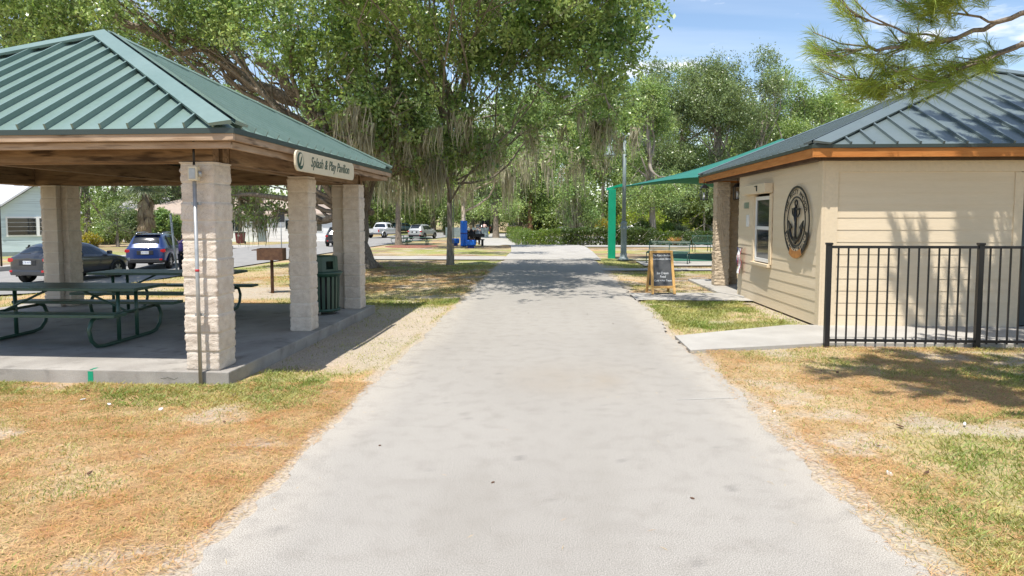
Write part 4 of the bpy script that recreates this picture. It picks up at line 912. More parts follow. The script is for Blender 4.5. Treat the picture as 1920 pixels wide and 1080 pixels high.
# wood at the horizon
rs = np.random.RandomState(9); cen = np.stack([rs.uniform(-190, 190, 2600), rs.uniform(150, 172, 2600), rs.uniform(-.5, 14, 2600)], 1); cen[:, 2] *= .55+.6*vn(cen[:, 0]*.09, cen[:, 0]*0, 3)
V, q = leaves(cen, 14, 1.3, 1.1, .6, rs); tag(link('far_wood', np_mesh('far_wood', V, q), M['leaf_far']), 'far off wood closing the horizon', 'wood', kind='stuff')

# hedge, shrubs, palms
def leaf_block(name, label, cat, base, pts, n_per, sig, Lf, leaf, seed, stems=True, group=None):
    t = thing(name, label, cat, base, 0, group); rs = np.random.RandomState(seed); V, q = leaves(np.array(pts), n_per, sig, Lf, Lf*.55, rs, up=.6)
    link('foliage', np_mesh('foliage', V, q), M[leaf], t)
    if stems:
        mb = MB(); A = np.array(pts)
        for k in range(0, min(len(A), 60)):
            p = A[rs.randint(len(A))]; mb.tube([(p[0]*.8, p[1]*.95, -.1), (p[0], p[1], p[2])], .015, 4)
        mb.build('stems', M['bark_grey'], t)
    return t
def hedge(label, a, b, wd, h, seed, leaf, n=900):
    rs = np.random.RandomState(seed); a, b = Vector(a), Vector(b); d = b-a; nrm = Vector((-d.y, d.x, 0)).normalized(); pts = []
    for k in range(n):
        u, v, z = rs.random_sample(3); e = rs.randint(3)
        if e == 0: z = .98
        elif e == 1: v = rs.choice([0.03, .97])
        p = d*u+nrm*(v-.5)*wd*(1+.1*math.sin(u*40)); pts.append((p.x, p.y, z*h*(1+.06*math.sin(u*31+1))+d.z*u))
    t = leaf_block('hedge', label, 'hedge', a, pts, 16, .10, .11, leaf, seed)
    return t
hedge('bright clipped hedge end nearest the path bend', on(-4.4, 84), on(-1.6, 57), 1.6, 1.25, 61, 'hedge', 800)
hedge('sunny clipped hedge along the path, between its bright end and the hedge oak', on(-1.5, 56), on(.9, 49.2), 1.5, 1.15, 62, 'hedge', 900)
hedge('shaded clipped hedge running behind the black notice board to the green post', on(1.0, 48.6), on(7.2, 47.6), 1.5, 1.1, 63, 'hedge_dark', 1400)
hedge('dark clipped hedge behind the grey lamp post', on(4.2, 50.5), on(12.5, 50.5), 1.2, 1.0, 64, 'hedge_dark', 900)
def shrub(label, px, py, hpx, wpx, leaf, seed, name='shrub', lf=.12):
    b = G(px, py); sc = b.y/F; h, w_ = hpx*sc, wpx*sc; rs = np.random.RandomState(seed); pts = []
    for k in range(int(90+160*w_*h)):
        p = rs.normal(0, 1, 3); p /= np.linalg.norm(p); p *= rs.uniform(.3, 1)**.5; pts.append((p[0]*w_/2, p[1]*w_/2, h*.5+p[2]*h*.5))
    return leaf_block(name, label, 'shrub', b, pts, 12, .12, lf, leaf, seed)
shrub('golden leaved shrub behind the hedge, left of the green post', 1128, 443, 34, 26, 'gold', 71)
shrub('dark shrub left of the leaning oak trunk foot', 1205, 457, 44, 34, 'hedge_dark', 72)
shrub('lime leaved shrub at the right foot of the leaning oak', 1250, 457, 40, 36, 'hedge', 73)
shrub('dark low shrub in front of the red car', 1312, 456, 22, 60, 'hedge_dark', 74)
shrub('bright yellow green shrub beside the blue car hood', 170, 463, 26, 34, 'gold', 75)
shrub('big round green shrub behind the hood of the dark hatchback', 205, 458, 44, 50, 'leaf_far', 101, lf=.18)
shrub('tall green shrub left of the skirted palm trunk', 248, 455, 62, 44, 'leaf_olive', 102, lf=.18)
shrub('tall dark shrub right of the skirted palm trunk', 305, 455, 66, 46, 'leaf_oak', 103, lf=.18)
shrub('wide green shrub hiding the ranch house wall behind the leaning pole', 338, 456, 52, 44, 'leaf_far', 104, lf=.18)
shrub('leafy shrub at the ranch house wall between front and middle columns', 560, 448, 36, 40, 'leaf_far', 105, lf=.18)
shrub('dark green shrub behind the black crossover near the rear column', 660, 442, 40, 44, 'hedge', 106, lf=.18)
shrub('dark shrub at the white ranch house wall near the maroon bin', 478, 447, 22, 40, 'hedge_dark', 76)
shrub('low green shrub at the white ranch house wall beside the mailbox', 540, 446, 18, 50, 'hedge', 77)
shrub('lime shrub beside the black car under the middle pavilion bay', 586, 446, 16, 30, 'leaf_lime', 78)
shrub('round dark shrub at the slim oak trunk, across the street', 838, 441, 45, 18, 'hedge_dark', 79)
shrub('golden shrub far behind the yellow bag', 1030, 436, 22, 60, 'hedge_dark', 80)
def fan_frond(mb, base, d, L, rs, n=16, spread=1.9):
    d = Vector(d).normalized(); side = d.cross(Vector((0,0,1))); side = side.normalized() if side.length > .05 else Vector((1,0,0)); up = side.cross(d)
    hub = Vector(base)+d*L*.45; mb.tube([base, hub], .012, 4, False)
    for k in range(n):
        a = (k/(n-1)-.5)*spread*1.3; dr = (d*math.cos(a)+side*math.sin(a)); tip = hub+dr*L*.6-Vector((0,0,L*.22*rs.random())); mid = hub+dr*L*.32+up*.02; w_ = (dr.cross(up)).normalized()*L*.022
        mb.add([hub, mid-w_, tip, mid+w_], [(0,1,2,3)])
def palmetto(label, px, py, L, n, seed, m='palm', name='palmetto'):
    b = G(px, py); rs = random.Random(seed); t = thing(name, label, 'palm', b); mb = MB()
    for k in range(n):
        a = rs.random()*6.28; el = rs.uniform(.2, 1.3); fan_frond(mb, (0,0,.1+rs.random()*.3), (math.cos(a)*math.cos(el), math.sin(a)*math.cos(el), math.sin(el)), L*rs.uniform(.7, 1.1), rs)
    mb.build('frond', M[m], t, fix=False); MB().tube([(0,0,-.1),(0,0,.45)], .12, 8).build('trunk', M['bark_oak'], t); return t
palmetto('fan leaved palmetto behind the green benches', 1272, 457, 1.9, 30, 81)
palmetto('small palmetto close to the leaning oak trunk', 1245, 459, 1.3, 20, 82, 'leaf_lime')
bp = G(276, 459); t = thing('cabbage_palm', 'tall fan palm with a shaggy skirt of dead fronds behind the blue car', 'palm', bp)
sc0 = bp.y/F; MB().tube([(0,0,-.2),(.1,0,2),(0,0,5.2)], [.42,.33,.3], 12).build('trunk', M['bark_oak'], t)
mb = MB(); rs = random.Random(5)
for k in range(46): a = rs.random()*6.28; el = rs.uniform(-.4, 1.2); fan_frond(mb, (0,0,5.1+rs.random()*.5), (math.cos(a)*math.cos(el), math.sin(a)*math.cos(el), math.sin(el)), rs.uniform(1.6, 2.4), rs, 20)
mb.build('frond', M['palm'], t, fix=False); mb = MB()
for k in range(60): a = rs.random()*6.28; fan_frond(mb, (.2*math.cos(a),.2*math.sin(a),2.6+rs.random()*2.4), (math.cos(a)*.35, math.sin(a)*.35, -1), rs.uniform(1.0, 1.7), rs, 10, .9)
mb.build('dead_frond_skirt', M['deadleaf'], t, fix=False)
mb = MB(); po = thing('potted_bromeliad', 'orange plant cluster with dry leaves beside the palmetto', 'plant', G(1266, 460))
rs = random.Random(6)
for k in range(40):
    a = rs.random()*6.28; d = Vector((math.cos(a)*.5, math.sin(a)*.5, rs.uniform(.4, 1))).normalized(); s = d.orthogonal().normalized()*.03; mb.add([(0,0,0), d*.35+s, d*.8-Vector((0,0,.1)), d*.35-s], [(0,1,2,3)])
mb.build('leaf_rosette', mat('orange_leaf', (.5,.22,.04), (.55,.35,.1), 5), po, fix=False); MB().lathe([(.12,0),(.2,.3),(.18,.3),(.1,.05)], n=12).build('pot', M['rust'], po)

# ------------------------------------------------------------------ the pine over the building
pb = Vector((8.3, 6.3, 0)); pine = thing('pine_tree', 'long needled pine reaching its branches over the building roof from the right', 'pine tree', pb)
ptr = MB().tube([(0,0,-.3),(.05,0,.3),(.1,.05,3),(0,.1,6),(.1,0,10)], [.32,.24,.21,.17,.09], 14).build('trunk', M['bark_red'], pine)
pm = MB(); tufts = []; rs = random.Random(14)
def branch(pts, r0, r1, tuft_from=.25, nsub=7, dens=1.0):
    pts = [Vector(p) for p in pts]; f = []
    for i in range(len(pts)-1):
        for k in range(4): f.append(pts[i].lerp(pts[i+1], k/4)+Vector((rs.uniform(-1,1), rs.uniform(-1,1), rs.uniform(-1,1)))*.02)
    f.append(pts[-1]); m_ = len(f); r0 *= .62; pm.tube(f, [r0+(r1-r0)*i/(m_-1) for i in range(m_)], 7)
    d_end = (pts[-1]-pts[-2]).normalized(); tufts.append((pts[-1], (d_end+Vector((0,0,.5))).normalized(), 1.0))
    for k in range(int(nsub*dens)):
        u = tuft_from+(1-tuft_from)*rs.random(); i = int(u*(m_-1)); p = f[i]; d = (f[min(i+1, m_-1)]-f[max(i-1,0)]).normalized()
        sd = d.cross(Vector((0,0,1))).normalized()*rs.choice([-1, 1]); q = p+(d*rs.uniform(.2,.6)+sd*rs.uniform(.05,.4)+Vector((0,0,rs.uniform(-.08,.3))))*rs.uniform(.5, .9)
        mid = p.lerp(q, .5)+Vector((0,0,-.04)); pm.tube([p, mid, q], [r1*.8+.003, .007, .006], 5); tufts.append((q, ((q-p).normalized()+Vector((0,0,.7))).normalized(), rs.uniform(.75, 1.05)))
        if rs.random() < .7: tufts.append((mid, ((q-p).normalized()+Vector((0,0,.4))).normalized(), .7))
def pp(px, py, Y): return P(px, py, Y)-pb
T = Vector((0.05, .05, 0))
branch([T+Vector((0,0,3.0)), pp(2000,60,7.2), pp(1880,95,7.4), pp(1800,120,7.5), pp(1700,150,7.4), pp(1640,170,7.3)], .06, .012, .35, 16)
branch([T+Vector((0,0,3.9)), pp(1960,10,6.8), pp(1870,45,6.9), pp(1770,75,6.9), pp(1680,88,6.8), pp(1610,92,6.8), pp(1568,90,6.8)], .05, .01, .4, 18)
branch([pp(1770,75,6.9), pp(1700,60,6.7), pp(1630,42,6.6), pp(1600,30,6.6)], .018, .008, .3, 6)
branch([pp(1870,45,6.9), pp(1800,22,6.8), pp(1730,22,6.7)], .02, .008, .3, 8)
branch([pp(1700,150,7.4), pp(1650,155,7.2), pp(1610,150,7.2)], .012, .007, .3, 3)
branch([T+Vector((0,0,4.4)), pp(1900,-20,6.6), pp(1800,-15,6.5), pp(1740,-5,6.5)], .05, .012, .5, 12)
branch([pp(1740,140,7.4), pp(1690,160,7.3), pp(1640,160,7.2), pp(1600,146,7.2)], .012, .007, .2, 7)
branch([pp(1780,130,7.4), pp(1740,150,7.3), pp(1690,170,7.2), pp(1655,158,7.2)], .012, .007, .2, 6)
branch([pp(1700,88,6.8), pp(1650,120,6.9), pp(1690,130,6.8)], .012, .007, .3, 5)
branch([pp(1920,80,7.4), pp(1850,110,7.2), pp(1780,140,7.2), pp(1740,150,7.2)], .03, .008, .3, 10)
NVIS = len(tufts)
for (tx_, ty_, tz_) in ((6.6,9.6,5.4),(5.6,9.4,5.2),(5.0,10,5.6),(7.4,10.2,5.3),(6.2,10.4,6.0),(7.8,10.6,6.4),(6.8,11.2,6.8),(8.4,11.4,7.0),(9.4,11.2,7.2),(7.6,12,7.4),(9.2,12.4,7.8),(10.6,11.6,7.0),(10.2,10,6.4),(4.6,8.2,5.6),(3.6,7.4,5.4),(4.2,6.2,5.2),(5.2,5.4,5.2),(5.4,7.0,5.4),(3.4,5.6,5.6),(4.8,4.6,5.4),(5.6,10.6,6.3),(6.4,10.9,6.5),(7.2,11.4,6.6),(6.0,11.6,6.8),(8.0,12.2,7.2),(8.8,10.8,6.8),(2.5,6.3,5.2),(3.5,4.5,5.2),(3.9,4.9,5.2),(3.2,4.9,5.3),(3.0,5.6,5.2),(2.6,5.2,5.3),(5.2,9.9,5.1),(6.0,9.8,5.2),(7.0,10.0,5.3),(3.4,5.2,5.2),(4.0,4.6,5.2),(2.9,7.0,5.2),(4.6,5.8,5.3),(3.2,6.6,5.4),(4.4,7.2,5.2),(5.2,6.4,5.0)):
    e_ = Vector((tx_,ty_,tz_))-pb; s_ = T+Vector((0,0,tz_-.5)); branch([s_, s_.lerp(e_, .5)-Vector((0,0,.1)), e_], .05, .012, .68, 34)
for k in range(16):                              # higher branches outside the frame, they throw the shade
    z = 4.6+k*.21; a = math.radians(rs.uniform(120, 250)) if k % 3 else math.radians(rs.uniform(-60, 110)); L = rs.uniform(2.4, 4.4)*(1-.05*(z-4.6)); d = Vector((math.cos(a), math.sin(a), .12))
    branch([T+Vector((0,0,z)), T+Vector((0,0,z))+d*L*.5-Vector((0,0,.1)), T+Vector((0,0,z))+d*L+Vector((0,0,.15))], .045, .01, .3, 9)
pm.build('limbs', M['bark_oak'], ptr, fix=False)
nr = np.random.RandomState(3); C0, D0, S0 = [np.array([tuple(t_[i]) for t_ in tufts]) for i in (0, 1)] + [np.array([t_[2] for t_ in tufts])]
cnt = np.where(np.arange(len(C0)) < NVIS, 95, 120); n = int(cnt.sum()); c = np.repeat(C0, cnt, 0); d = np.repeat(D0, cnt, 0); s = np.repeat(S0, cnt)
back = nr.uniform(0, .34, n)**1.0; root_ = c-d*back[:, None]*.75
dd = d+nr.normal(0, .42, (n, 3)); dd /= np.linalg.norm(dd, axis=1)[:, None]; dd[:, 2] -= .10; L = .21*s*nr.uniform(.7, 1.15, n)
tip = root_+dd*L[:, None]; tip[:, 2] -= .05*L/.24*nr.uniform(.2, 1.6, n); md = (root_+tip)/2; md[:, 2] += .012
sd = np.cross(dd, nr.normal(0, 1, (n, 3))); sd /= np.linalg.norm(sd, axis=1)[:, None]; sd *= np.repeat(np.where(np.arange(len(C0)) < NVIS, .0024, .0055), cnt)[:, None]
V = np.stack([root_, md+sd, tip, md-sd], 1).reshape(-1, 3); link('needles', np_mesh('needles', V, np.arange(n*4).reshape(n, 4)), M['needle'], pine)

# ------------------------------------------------------------------ lawn: blades and needle litter
def scatter(n, x0, x1, y0, y1, rs): return rs.uniform(x0, x1, n), y0+(y1-y0)*rs.uniform(0, 1, n)
def on_hard(x, y):
    h = (np.abs(x) < 1.93+.05*(vn(y*3, y*0, 4)-.5)) | ((x > -10.4) & (x < -3.42+.024*(y-7.1)) & (y > 7.15) & (y < 12.95))
    h |= (x > 1.9) & (x < 14) & (y > 9.22+.31*np.clip(x-1.92, 0, 2.06)) & (y < 10.34+.56*np.clip(x-1.92, 0, 2.06)+.03)
    h |= (x > 4.4) & (y > 9.8) & (y < 20); h |= (x > 1.9) & (x < 4.7) & (y > 14.93) & (y < 16.45)
    h |= (x > 1.9) & (x < 12) & (y > 23.2) & (y < 24.6); h |= (x > 3.6) & (y > 25.6); h |= (y > 28.9) & (y < 31.6); h |= x < -15.3
    return h
rs = np.random.RandomState(77); BV = []
for (n, x0, x1, y0, y1) in ((260000, -8, -1.9, 2.9, 7.3), (260000, 1.9, 9, 2.9, 9.9), (60000, -4, -1.9, 7, 15), (60000, 1.9, 4.5, 10.3, 15), (60000, -14, -1.9, 13, 27), (40000, 1.9, 9, 16.4, 28), (25000, -16, -9.9, 8, 30)):
    x, y = scatter(n, x0, x1, y0, y1, rs); gcov = lawn_green(x, y)*.65+.3; gcov = gcov*(1-sandiness(x, y)); cl = .25+.75*ss((fbm(x*5, y*5, 55, 3)-.34)/.3); k = (rs.uniform(0, 1, n) < gcov*cl) & ~on_hard(x, y); x, y = x[k], y[k]; m_ = len(x)
    big = 1+np.clip((y-8)/12, 0, 1.2); h = rs.uniform(.010, .034, m_)*(1+.5*(gcov[k] > .6))*(1+.3*(y > 11)); a = rs.uniform(0, 6.28, m_); ln = rs.uniform(.1, 1.3, m_)*h*1.2; wd = .0035*big*rs.uniform(.7, 1.3, m_)
    z0 = np.where((x > 1.7) & (x < 5.2) & (y > 14.6) & (y < 16.8), tz(x, y)-.03, gh(x, y)-.003)
    bx_, by_ = np.cos(a+1.57)*wd, np.sin(a+1.57)*wd; tx, ty = x+np.cos(a)*ln, y+np.sin(a)*ln
    V = np.stack([np.stack([x-bx_, y-by_, z0-.005], 1), np.stack([x+bx_, y+by_, z0-.005], 1), np.stack([(x+tx)/2+bx_*.8, (y+ty)/2+by_*.8, z0+h*.65], 1), np.stack([tx, ty, z0+h], 1)], 1); BV.append(V.reshape(-1, 3))
V = np.concatenate(BV); tag(link('grass', np_mesh('grass', V, np.arange(len(V)).reshape(-1, 4)), M['blade']), 'dry yellow green grass blades in the lawns beside the path', 'grass', kind='stuff')
BV = []
for (n, x0, x1, y0, y1) in ((150000, -8, -1.85, 2.9, 7.3), (150000, 1.85, 9, 2.9, 9.8), (26000, -9, -1.9, 13, 26), (2500, -1.9, 1.9, 3, 14)):
    x, y = scatter(n, x0, x1, y0, y1, rs); nd = ss((fbm(x*.9, y*.9, 90, 4)-.36)/.25)*.8+.25; edge = ss((2.9-np.abs(x))/.9)*.5; k = (rs.uniform(0, 1, n) < np.where(np.abs(x) < 1.9, .25*ss((np.abs(x)-1.3)/.6)+.02, (nd+edge)*(1-.8*sandiness(x, y))))
    x, y = x[k], y[k]; hard = np.abs(x) < 1.93; ok = hard | ~on_hard(x, y); x, y, hard = x[ok], y[ok], hard[ok]; m_ = len(x); a = rs.uniform(0, 6.28, m_); L = rs.uniform(.03, .085, m_)*np.where(hard, .5, 1); wd = .0016*(1+np.clip((y-7)/10, 0, 1.5))
    z0 = tz(x, y)+np.where(hard, .004, gh(x, y)-tz(x, y)+.004); z0 = z0+np.where(hard, 0, rs.uniform(0, .012, m_)); dz_ = np.where(hard, 0, rs.uniform(-.008, .012, m_))
    cx_, sx_ = np.cos(a), np.sin(a); V = np.stack([np.stack([x-cx_*L, y-sx_*L, z0], 1), np.stack([x-sx_*wd, y+cx_*wd, z0+dz_*.5+.003], 1), np.stack([x+cx_*L, y+sx_*L, z0+dz_], 1), np.stack([x+sx_*wd, y-cx_*wd, z0+dz_*.5+.003], 1)], 1); BV.append(V.reshape(-1, 3))
V = np.concatenate(BV); tag(link('needle_litter', np_mesh('needle_litter', V, np.arange(len(V)).reshape(-1, 4)), M['litter']), 'orange brown pine needle litter over the dry lawns', 'litter', kind='stuff')

# ------------------------------------------------------------------ vehicles
M['tyre'] = mat('tyre', (.015,.015,.015), rough=.85); M['rim'] = mat('rim', (.35,.35,.36), rough=.3, metal=.8); M['taillight'] = mat('tail_light', (.45,.01,.015), rough=.15, coat=.6)
M['trimp'] = mat('car_trim', (.02,.02,.022), rough=.6); M['plate'] = mat('plate', (.7,.72,.72), rough=.5); M['chrome'] = mat('chrome', (.5,.5,.52), rough=.15, metal=1); M['headl'] = mat('head_light', (.6,.62,.65), rough=.1, coat=1)
M['cglass'] = mat('car_glass', (.012,.016,.02), rough=.04, spec=.9)
def paint(name, c): return mat(name, c, rough=.28, spec=.6, coat=.9, metal=.25)
def car(label, loc, heading, pm, kind='suv', L=4.6, Wd=1.84, Ht=1.66, group='cars parked along the street and car park', plate='', open_hatch=False, rails=False, bumper=None):
    """nose toward local +y; built from a lofted shell, glass cut out of it by region"""
    t = thing('pickup_truck' if kind == 'pickup' else 'parked_car', label, 'pickup' if kind == 'pickup' else 'car', loc, heading, group)
    h = L/2; w = Wd/2
    # stations: y, z_bottom, z_belt, z_top, half width, half roof width
    if kind == 'suv': st = [(-h, .42, .98, 1.00, .80, .70), (-h+.06, .34, 1.02, 1.08, .90, .74), (-h+.12, .3, 1.03, 1.14, .93, .74), (-h+.42, .27, 1.02, Ht-.06, .97, .66), (-h+.62, .26, 1.01, Ht, .98, .66), (-.6, .25, 1.0, Ht+.02, 1, .67), (.25, .25, .99, Ht-.02, 1, .66), (.62, .25, .98, Ht-.13, 1, .64), (1.28, .25, .97, 1.03, 1, .72), (1.5, .25, .95, .99, .99, .75), (h-.35, .27, .88, .92, .95, .72), (h-.06, .33, .76, .80, .82, .62), (h, .42, .66, .68, .72, .56)]
    elif kind == 'hatch': st = [(-h, .42, .92, .94, .78, .66), (-h+.06, .34, .99, 1.03, .88, .70), (-h+.14, .3, 1.02, 1.10, .92, .70), (-h+.55, .27, 1.02, Ht-.14, .97, .60), (-h+.85, .26, 1.0, Ht-.03, .98, .61), (-.5, .25, .97, Ht, 1, .62), (.2, .25, .94, Ht-.04, 1, .62), (.55, .25, .93, Ht-.17, 1, .62), (1.2, .25, .93, .98, 1, .74), (1.45, .25, .9, .94, .99, .76), (h-.35, .27, .82, .86, .95, .72), (h-.06, .33, .70, .74, .82, .62), (h, .42, .6, .62, .72, .56)]
    else: st = [(-h, .48, 1.06, 1.07, .93, .9), (-h+.05, .42, 1.1, 1.11, .97, .93), (-1.15, .38, 1.12, 1.13, 1, .94), (-.98, .38, 1.12, 1.14, 1, .93), (-.88, .37, 1.13, Ht-.1, 1, .70), (-.68, .37, 1.13, Ht, 1, .70), (-.1, .36, 1.12, Ht+.01, 1, .71), (.55, .36, 1.1, Ht-.05, 1, .70), (.8, .36, 1.1, Ht-.2, 1, .69), (1.25, .36, 1.08, 1.15, 1, .8), (h-.4, .38, 1.02, 1.08, .97, .8), (h-.06, .42, .9, .95, .88, .75), (h, .5, .8, .82, .8, .7)]
    bm = bmesh.new(); rows = []
    for (y, zb, zl, zt, hw, rw) in st:
        x = hw*w; rx = rw*w; mid = (zb+zl)/2; pr = [(0, zb), (x*.86, zb), (x*.97, zb+.10), (x, mid), (x*.985, zl-.05), (x*.955, zl), (rx+.03, max(zl+.01, zt-.09)), (rx-.06, zt), (rx*.5, zt+.02), (0, zt+.025)]
        rows.append([bm.verts.new((a, y, z)) for a, z in pr]+[bm.verts.new((-a, y, z)) for a, z in reversed(pr[1:-1])])
    m_ = len(rows[0]); ns = len(st)
    for i in range(ns-1):
        for k in range(m_):
            k2 = (k+1) % m_; f = bm.faces.new((rows[i][k], rows[i][k2], rows[i+1][k2], rows[i+1][k])); f.smooth = True; c = f.calc_center_median(); y0, y1 = st[i][0], st[i+1][0]; side = k in (5, 12); topf = k in (7, 8, 9, 10, 6, 11)
            cab = (kind != 'pickup' and i in (4, 5, 6)) or (kind == 'pickup' and i in (5, 6, 7))
            if side and cab: f.material_index = 1
            if kind != 'pickup' and i == 2 and k in (7, 8, 9, 10): f.material_index = 2
            if kind == 'pickup' and i == 3 and k in (7, 8, 9, 10): f.material_index = 2
            if ((kind != 'pickup' and i == 7) or (kind == 'pickup' and i == 8)) and k in (7, 8, 9, 10): f.material_index = 3
            if k in (0, 17, 1, 16): f.material_index = 4
    for r_, rev in ((rows[0], False), (rows[-1], True)):
        n_ = len(r_)
        for a in range(0, 9):
            q = [r_[a], r_[a+1], r_[(n_-a-1) % n_], r_[(n_-a) % n_]]; u = []
            for v_ in q:
                if v_ not in u: u.append(v_)
            if len(u) > 2:
                try: f = bm.faces.new(u); f.smooth = True
                except ValueError: pass
    bmesh.ops.recalc_face_normals(bm, faces=bm.faces)
    me = bpy.data.meshes.new('tmp'); bm.to_mesh(me); bm.free(); o = bpy.data.objects.new('tmp', me); COL.objects.link(o)
    md = o.modifiers.new('s', 'SUBSURF'); md.levels = 2; md.render_levels = 2
    for q in range(5): me.materials.append(M['tyre'])
    dg = bpy.context.evaluated_depsgraph_get(); dg.update(); ev = bpy.data.meshes.new_from_object(o.evaluated_get(dg)); bpy.data.objects.remove(o)
    b2 = bmesh.new(); b2.from_mesh(ev); vs = [v.co[:] for v in b2.verts]
    groups = {}
    for f in b2.faces:
        c = f.calc_center_median(); k = f.material_index; key = {0: 'body', 1: 'side_window_l' if c.x < 0 else 'side_window_r', 2: 'rear_window', 3: 'windscreen', 4: 'underbody'}[k]; groups.setdefault(key, []).append(tuple(v.index for v in f.verts))
    b2.free(); body = None
    for key in ('body', 'side_window_l', 'side_window_r', 'rear_window', 'windscreen', 'underbody'):
        fs = groups.get(key, [])
        if not fs: continue
        used = sorted({i for f in fs for i in f}); mp_ = {i: j for j, i in enumerate(used)}; mb = MB(); mb.add([vs[i] for i in used], [tuple(mp_[i] for i in f) for f in fs], True)
        ob = mb.build(key.replace('_l', '').replace('_r', '') if 'side' in key else key, pm if key == 'body' else (M['trimp'] if key == 'underbody' else M['cglass']), t, fix=False)
        if key == 'body': body = ob
        for p in ob.data.polygons: p.use_smooth = True
    # pillars across the side glass
    pil = MB()
    for s in (-1, 1):
        for y in ((-.45, -.6), (.55, -1.45)) if kind != 'pickup' else ((.2, .15),):
            ytop = y[1]*.9; pil.bar((s*w*.975, y[0] if False else y[1]+.05, .99+(.12 if kind == 'pickup' else 0)), (s*w*.70, y[1]+.05, Ht-.08), .03, .07, (0,1,0))
            
    pil.build('door_pillar', M['trimp'] if kind != 'pickup' else pm, t)
    R = .34 if kind != 'pickup' else .40
    for y in (-h+.82 if kind != 'pickup' else -h+1.15, h-.88):
        for s in (-1, 1):
            c_ = Vector((s*(w-.11), y, R)); wl = MB(); n = 24; prof = [(R*.62, -.11), (R*.93, -.115), (R, -.07), (R, .07), (R*.93, .115), (R*.62, .11)]
            v = [(c_.x+a, c_.y+r*math.cos(2*PI*k/n), c_.z+r*math.sin(2*PI*k/n)) for r, a in prof for k in range(n)]; f = [(i*n+k, i*n+(k+1) % n, (i+1)*n+(k+1) % n, (i+1)*n+k) for i in range(5) for k in range(n)]
            wl.add(v, f, True); wh = wl.build('tyre', M['tyre'], t, fix=False); rm = MB()
            for k in range(6): a = 2*PI*k/6; rm.bar((c_.x+s*.10, c_.y, c_.z), (c_.x+s*.09, c_.y+R*.62*math.cos(a), c_.z+R*.62*math.sin(a)), .07, .03, (1,0,0))
            rm.prism([(c_.y+R*.63*math.cos(2*PI*k/20), c_.z+R*.63*math.sin(2*PI*k/20)) for k in range(20)], 0, c_.x-.02, c_.x+.02); rm.build('rim', M['rim'], wh)
            ar = MB(); pts = [(c_.x+s*.105, c_.y+(R+.05)*math.cos(a), c_.z+(R+.05)*math.sin(a)) for a in np.linspace(-.25, PI+.25, 14)]; ar.tube(pts, .045, 6); ar.build('wheel_arch', M['trimp'] if kind != 'pickup' else pm, t)
            dk = MB(); dk.prism([(c_.y+(R+.03)*math.cos(a), c_.z+(R+.03)*math.sin(a)) for a in np.linspace(0, 2*PI, 20, endpoint=False)], 0, c_.x+s*.085-.006, c_.x+s*.085); dk.build('wheel_well', M['tyre'], t)
    yb = -h
    if kind != 'pickup':
        for s in (-1, 1):
            lt = MB(); lt.prism([(s*w*.50, .93), (s*w*.93, .97), (s*w*.955, .84), (s*w*.86, .80), (s*w*.55, .87)], 1, yb+.02, yb+.16); lt.build('tail_light', M['taillight'], t, bevel=.015)
            MB().box(s*w*.74-.06, s*w*.74+.06, yb-.05, yb+.03, .44, .52).build('reflector', M['taillight'], t, bevel=.01)
            MB().box(s*(w+.02)-.09, s*(w+.02)+.09, .75, .88, .98, 1.12).build('mirror', pm, t, bevel=.03)
            MB().prism([(s*w*.5, .72), (s*w*.84, .74), (s*w*.86, .62), (s*w*.55, .60)], 1, h-.12, h-.005).build('headlight', M['headl'], t, bevel=.01)
        MB().box(-w*.80, w*.80, yb-.045, yb+.12, .33, .52).build('rear_bumper', bumper or M['trimp'], t, bevel=.04)
        sz_, sy_ = (0, 0) if kind == 'suv' else (-.16, .16)
        MB().prism([(-w*.62, Ht-.035+sz_), (w*.62, Ht-.035+sz_), (w*.58, Ht+sz_), (-w*.58, Ht+sz_)], 1, yb+.34+sy_, yb+.62+sy_).build('spoiler', M['trimp'], t, bevel=.01)
        MB().box(-.36, .36, yb-.008, yb+.06, .70, .90).build('plate_recess', M['trimp'], t, bevel=.02)
        pl_ = MB().box(-.17, .17, yb-.02, yb-.009, .735, .865).build('number_plate', M['plate'], t, bevel=.004)
        if plate: text_part(plate, .10, M['navy'], pl_, (0, yb-.021, .80), (1,0,0), (0,0,1), ext=.001, sx=.8)
        MB().lathe([(.045,0),(.045,.012)], (0,0,0), 16).build('badge', M['chrome'], t).data.transform(Matrix.Translation((0, yb+.035, .955)) @ Matrix.Rotation(PI/2, 4, 'X'))
        MB().bar((-.42, yb+.155, 1.12), (.02, yb+.15, 1.13), .02, .02).build('wiper', M['trimp'], t)
        if rails:
            for s in (-1, 1): MB().tube([(s*w*.60, yb+.75, Ht-.02), (s*w*.62, yb+.9, Ht+.07), (s*w*.63, .1, Ht+.07), (s*w*.61, .35, Ht)], .022, 6).build('roof_rail', M['chrome'], t)
    else:
        MB().box(-w*.9, w*.9, yb-.10, yb+.02, .45, .62).build('rear_bumper', M['chrome'], t, bevel=.03)
        for s in (-1, 1): MB().box(s*w*.88-.07, s*w*.88+.07, yb-.01, yb+.05, .74, 1.02).build('tail_light', M['taillight'], t, bevel=.01); MB().box(s*(w+.05)-.1, s*(w+.05)+.1, .85, 1.0, 1.12, 1.32).build('mirror', M['trimp'], t, bevel=.03)
        MB().box(-w*.80, w*.80, yb+.12, -1.12, 1.13, 1.14).build('bed', M['trimp'], t); MB().box(-.17, .17, yb-.022, yb-.005, .74, .86).build('number_plate', M['plate'], t, bevel=.004)
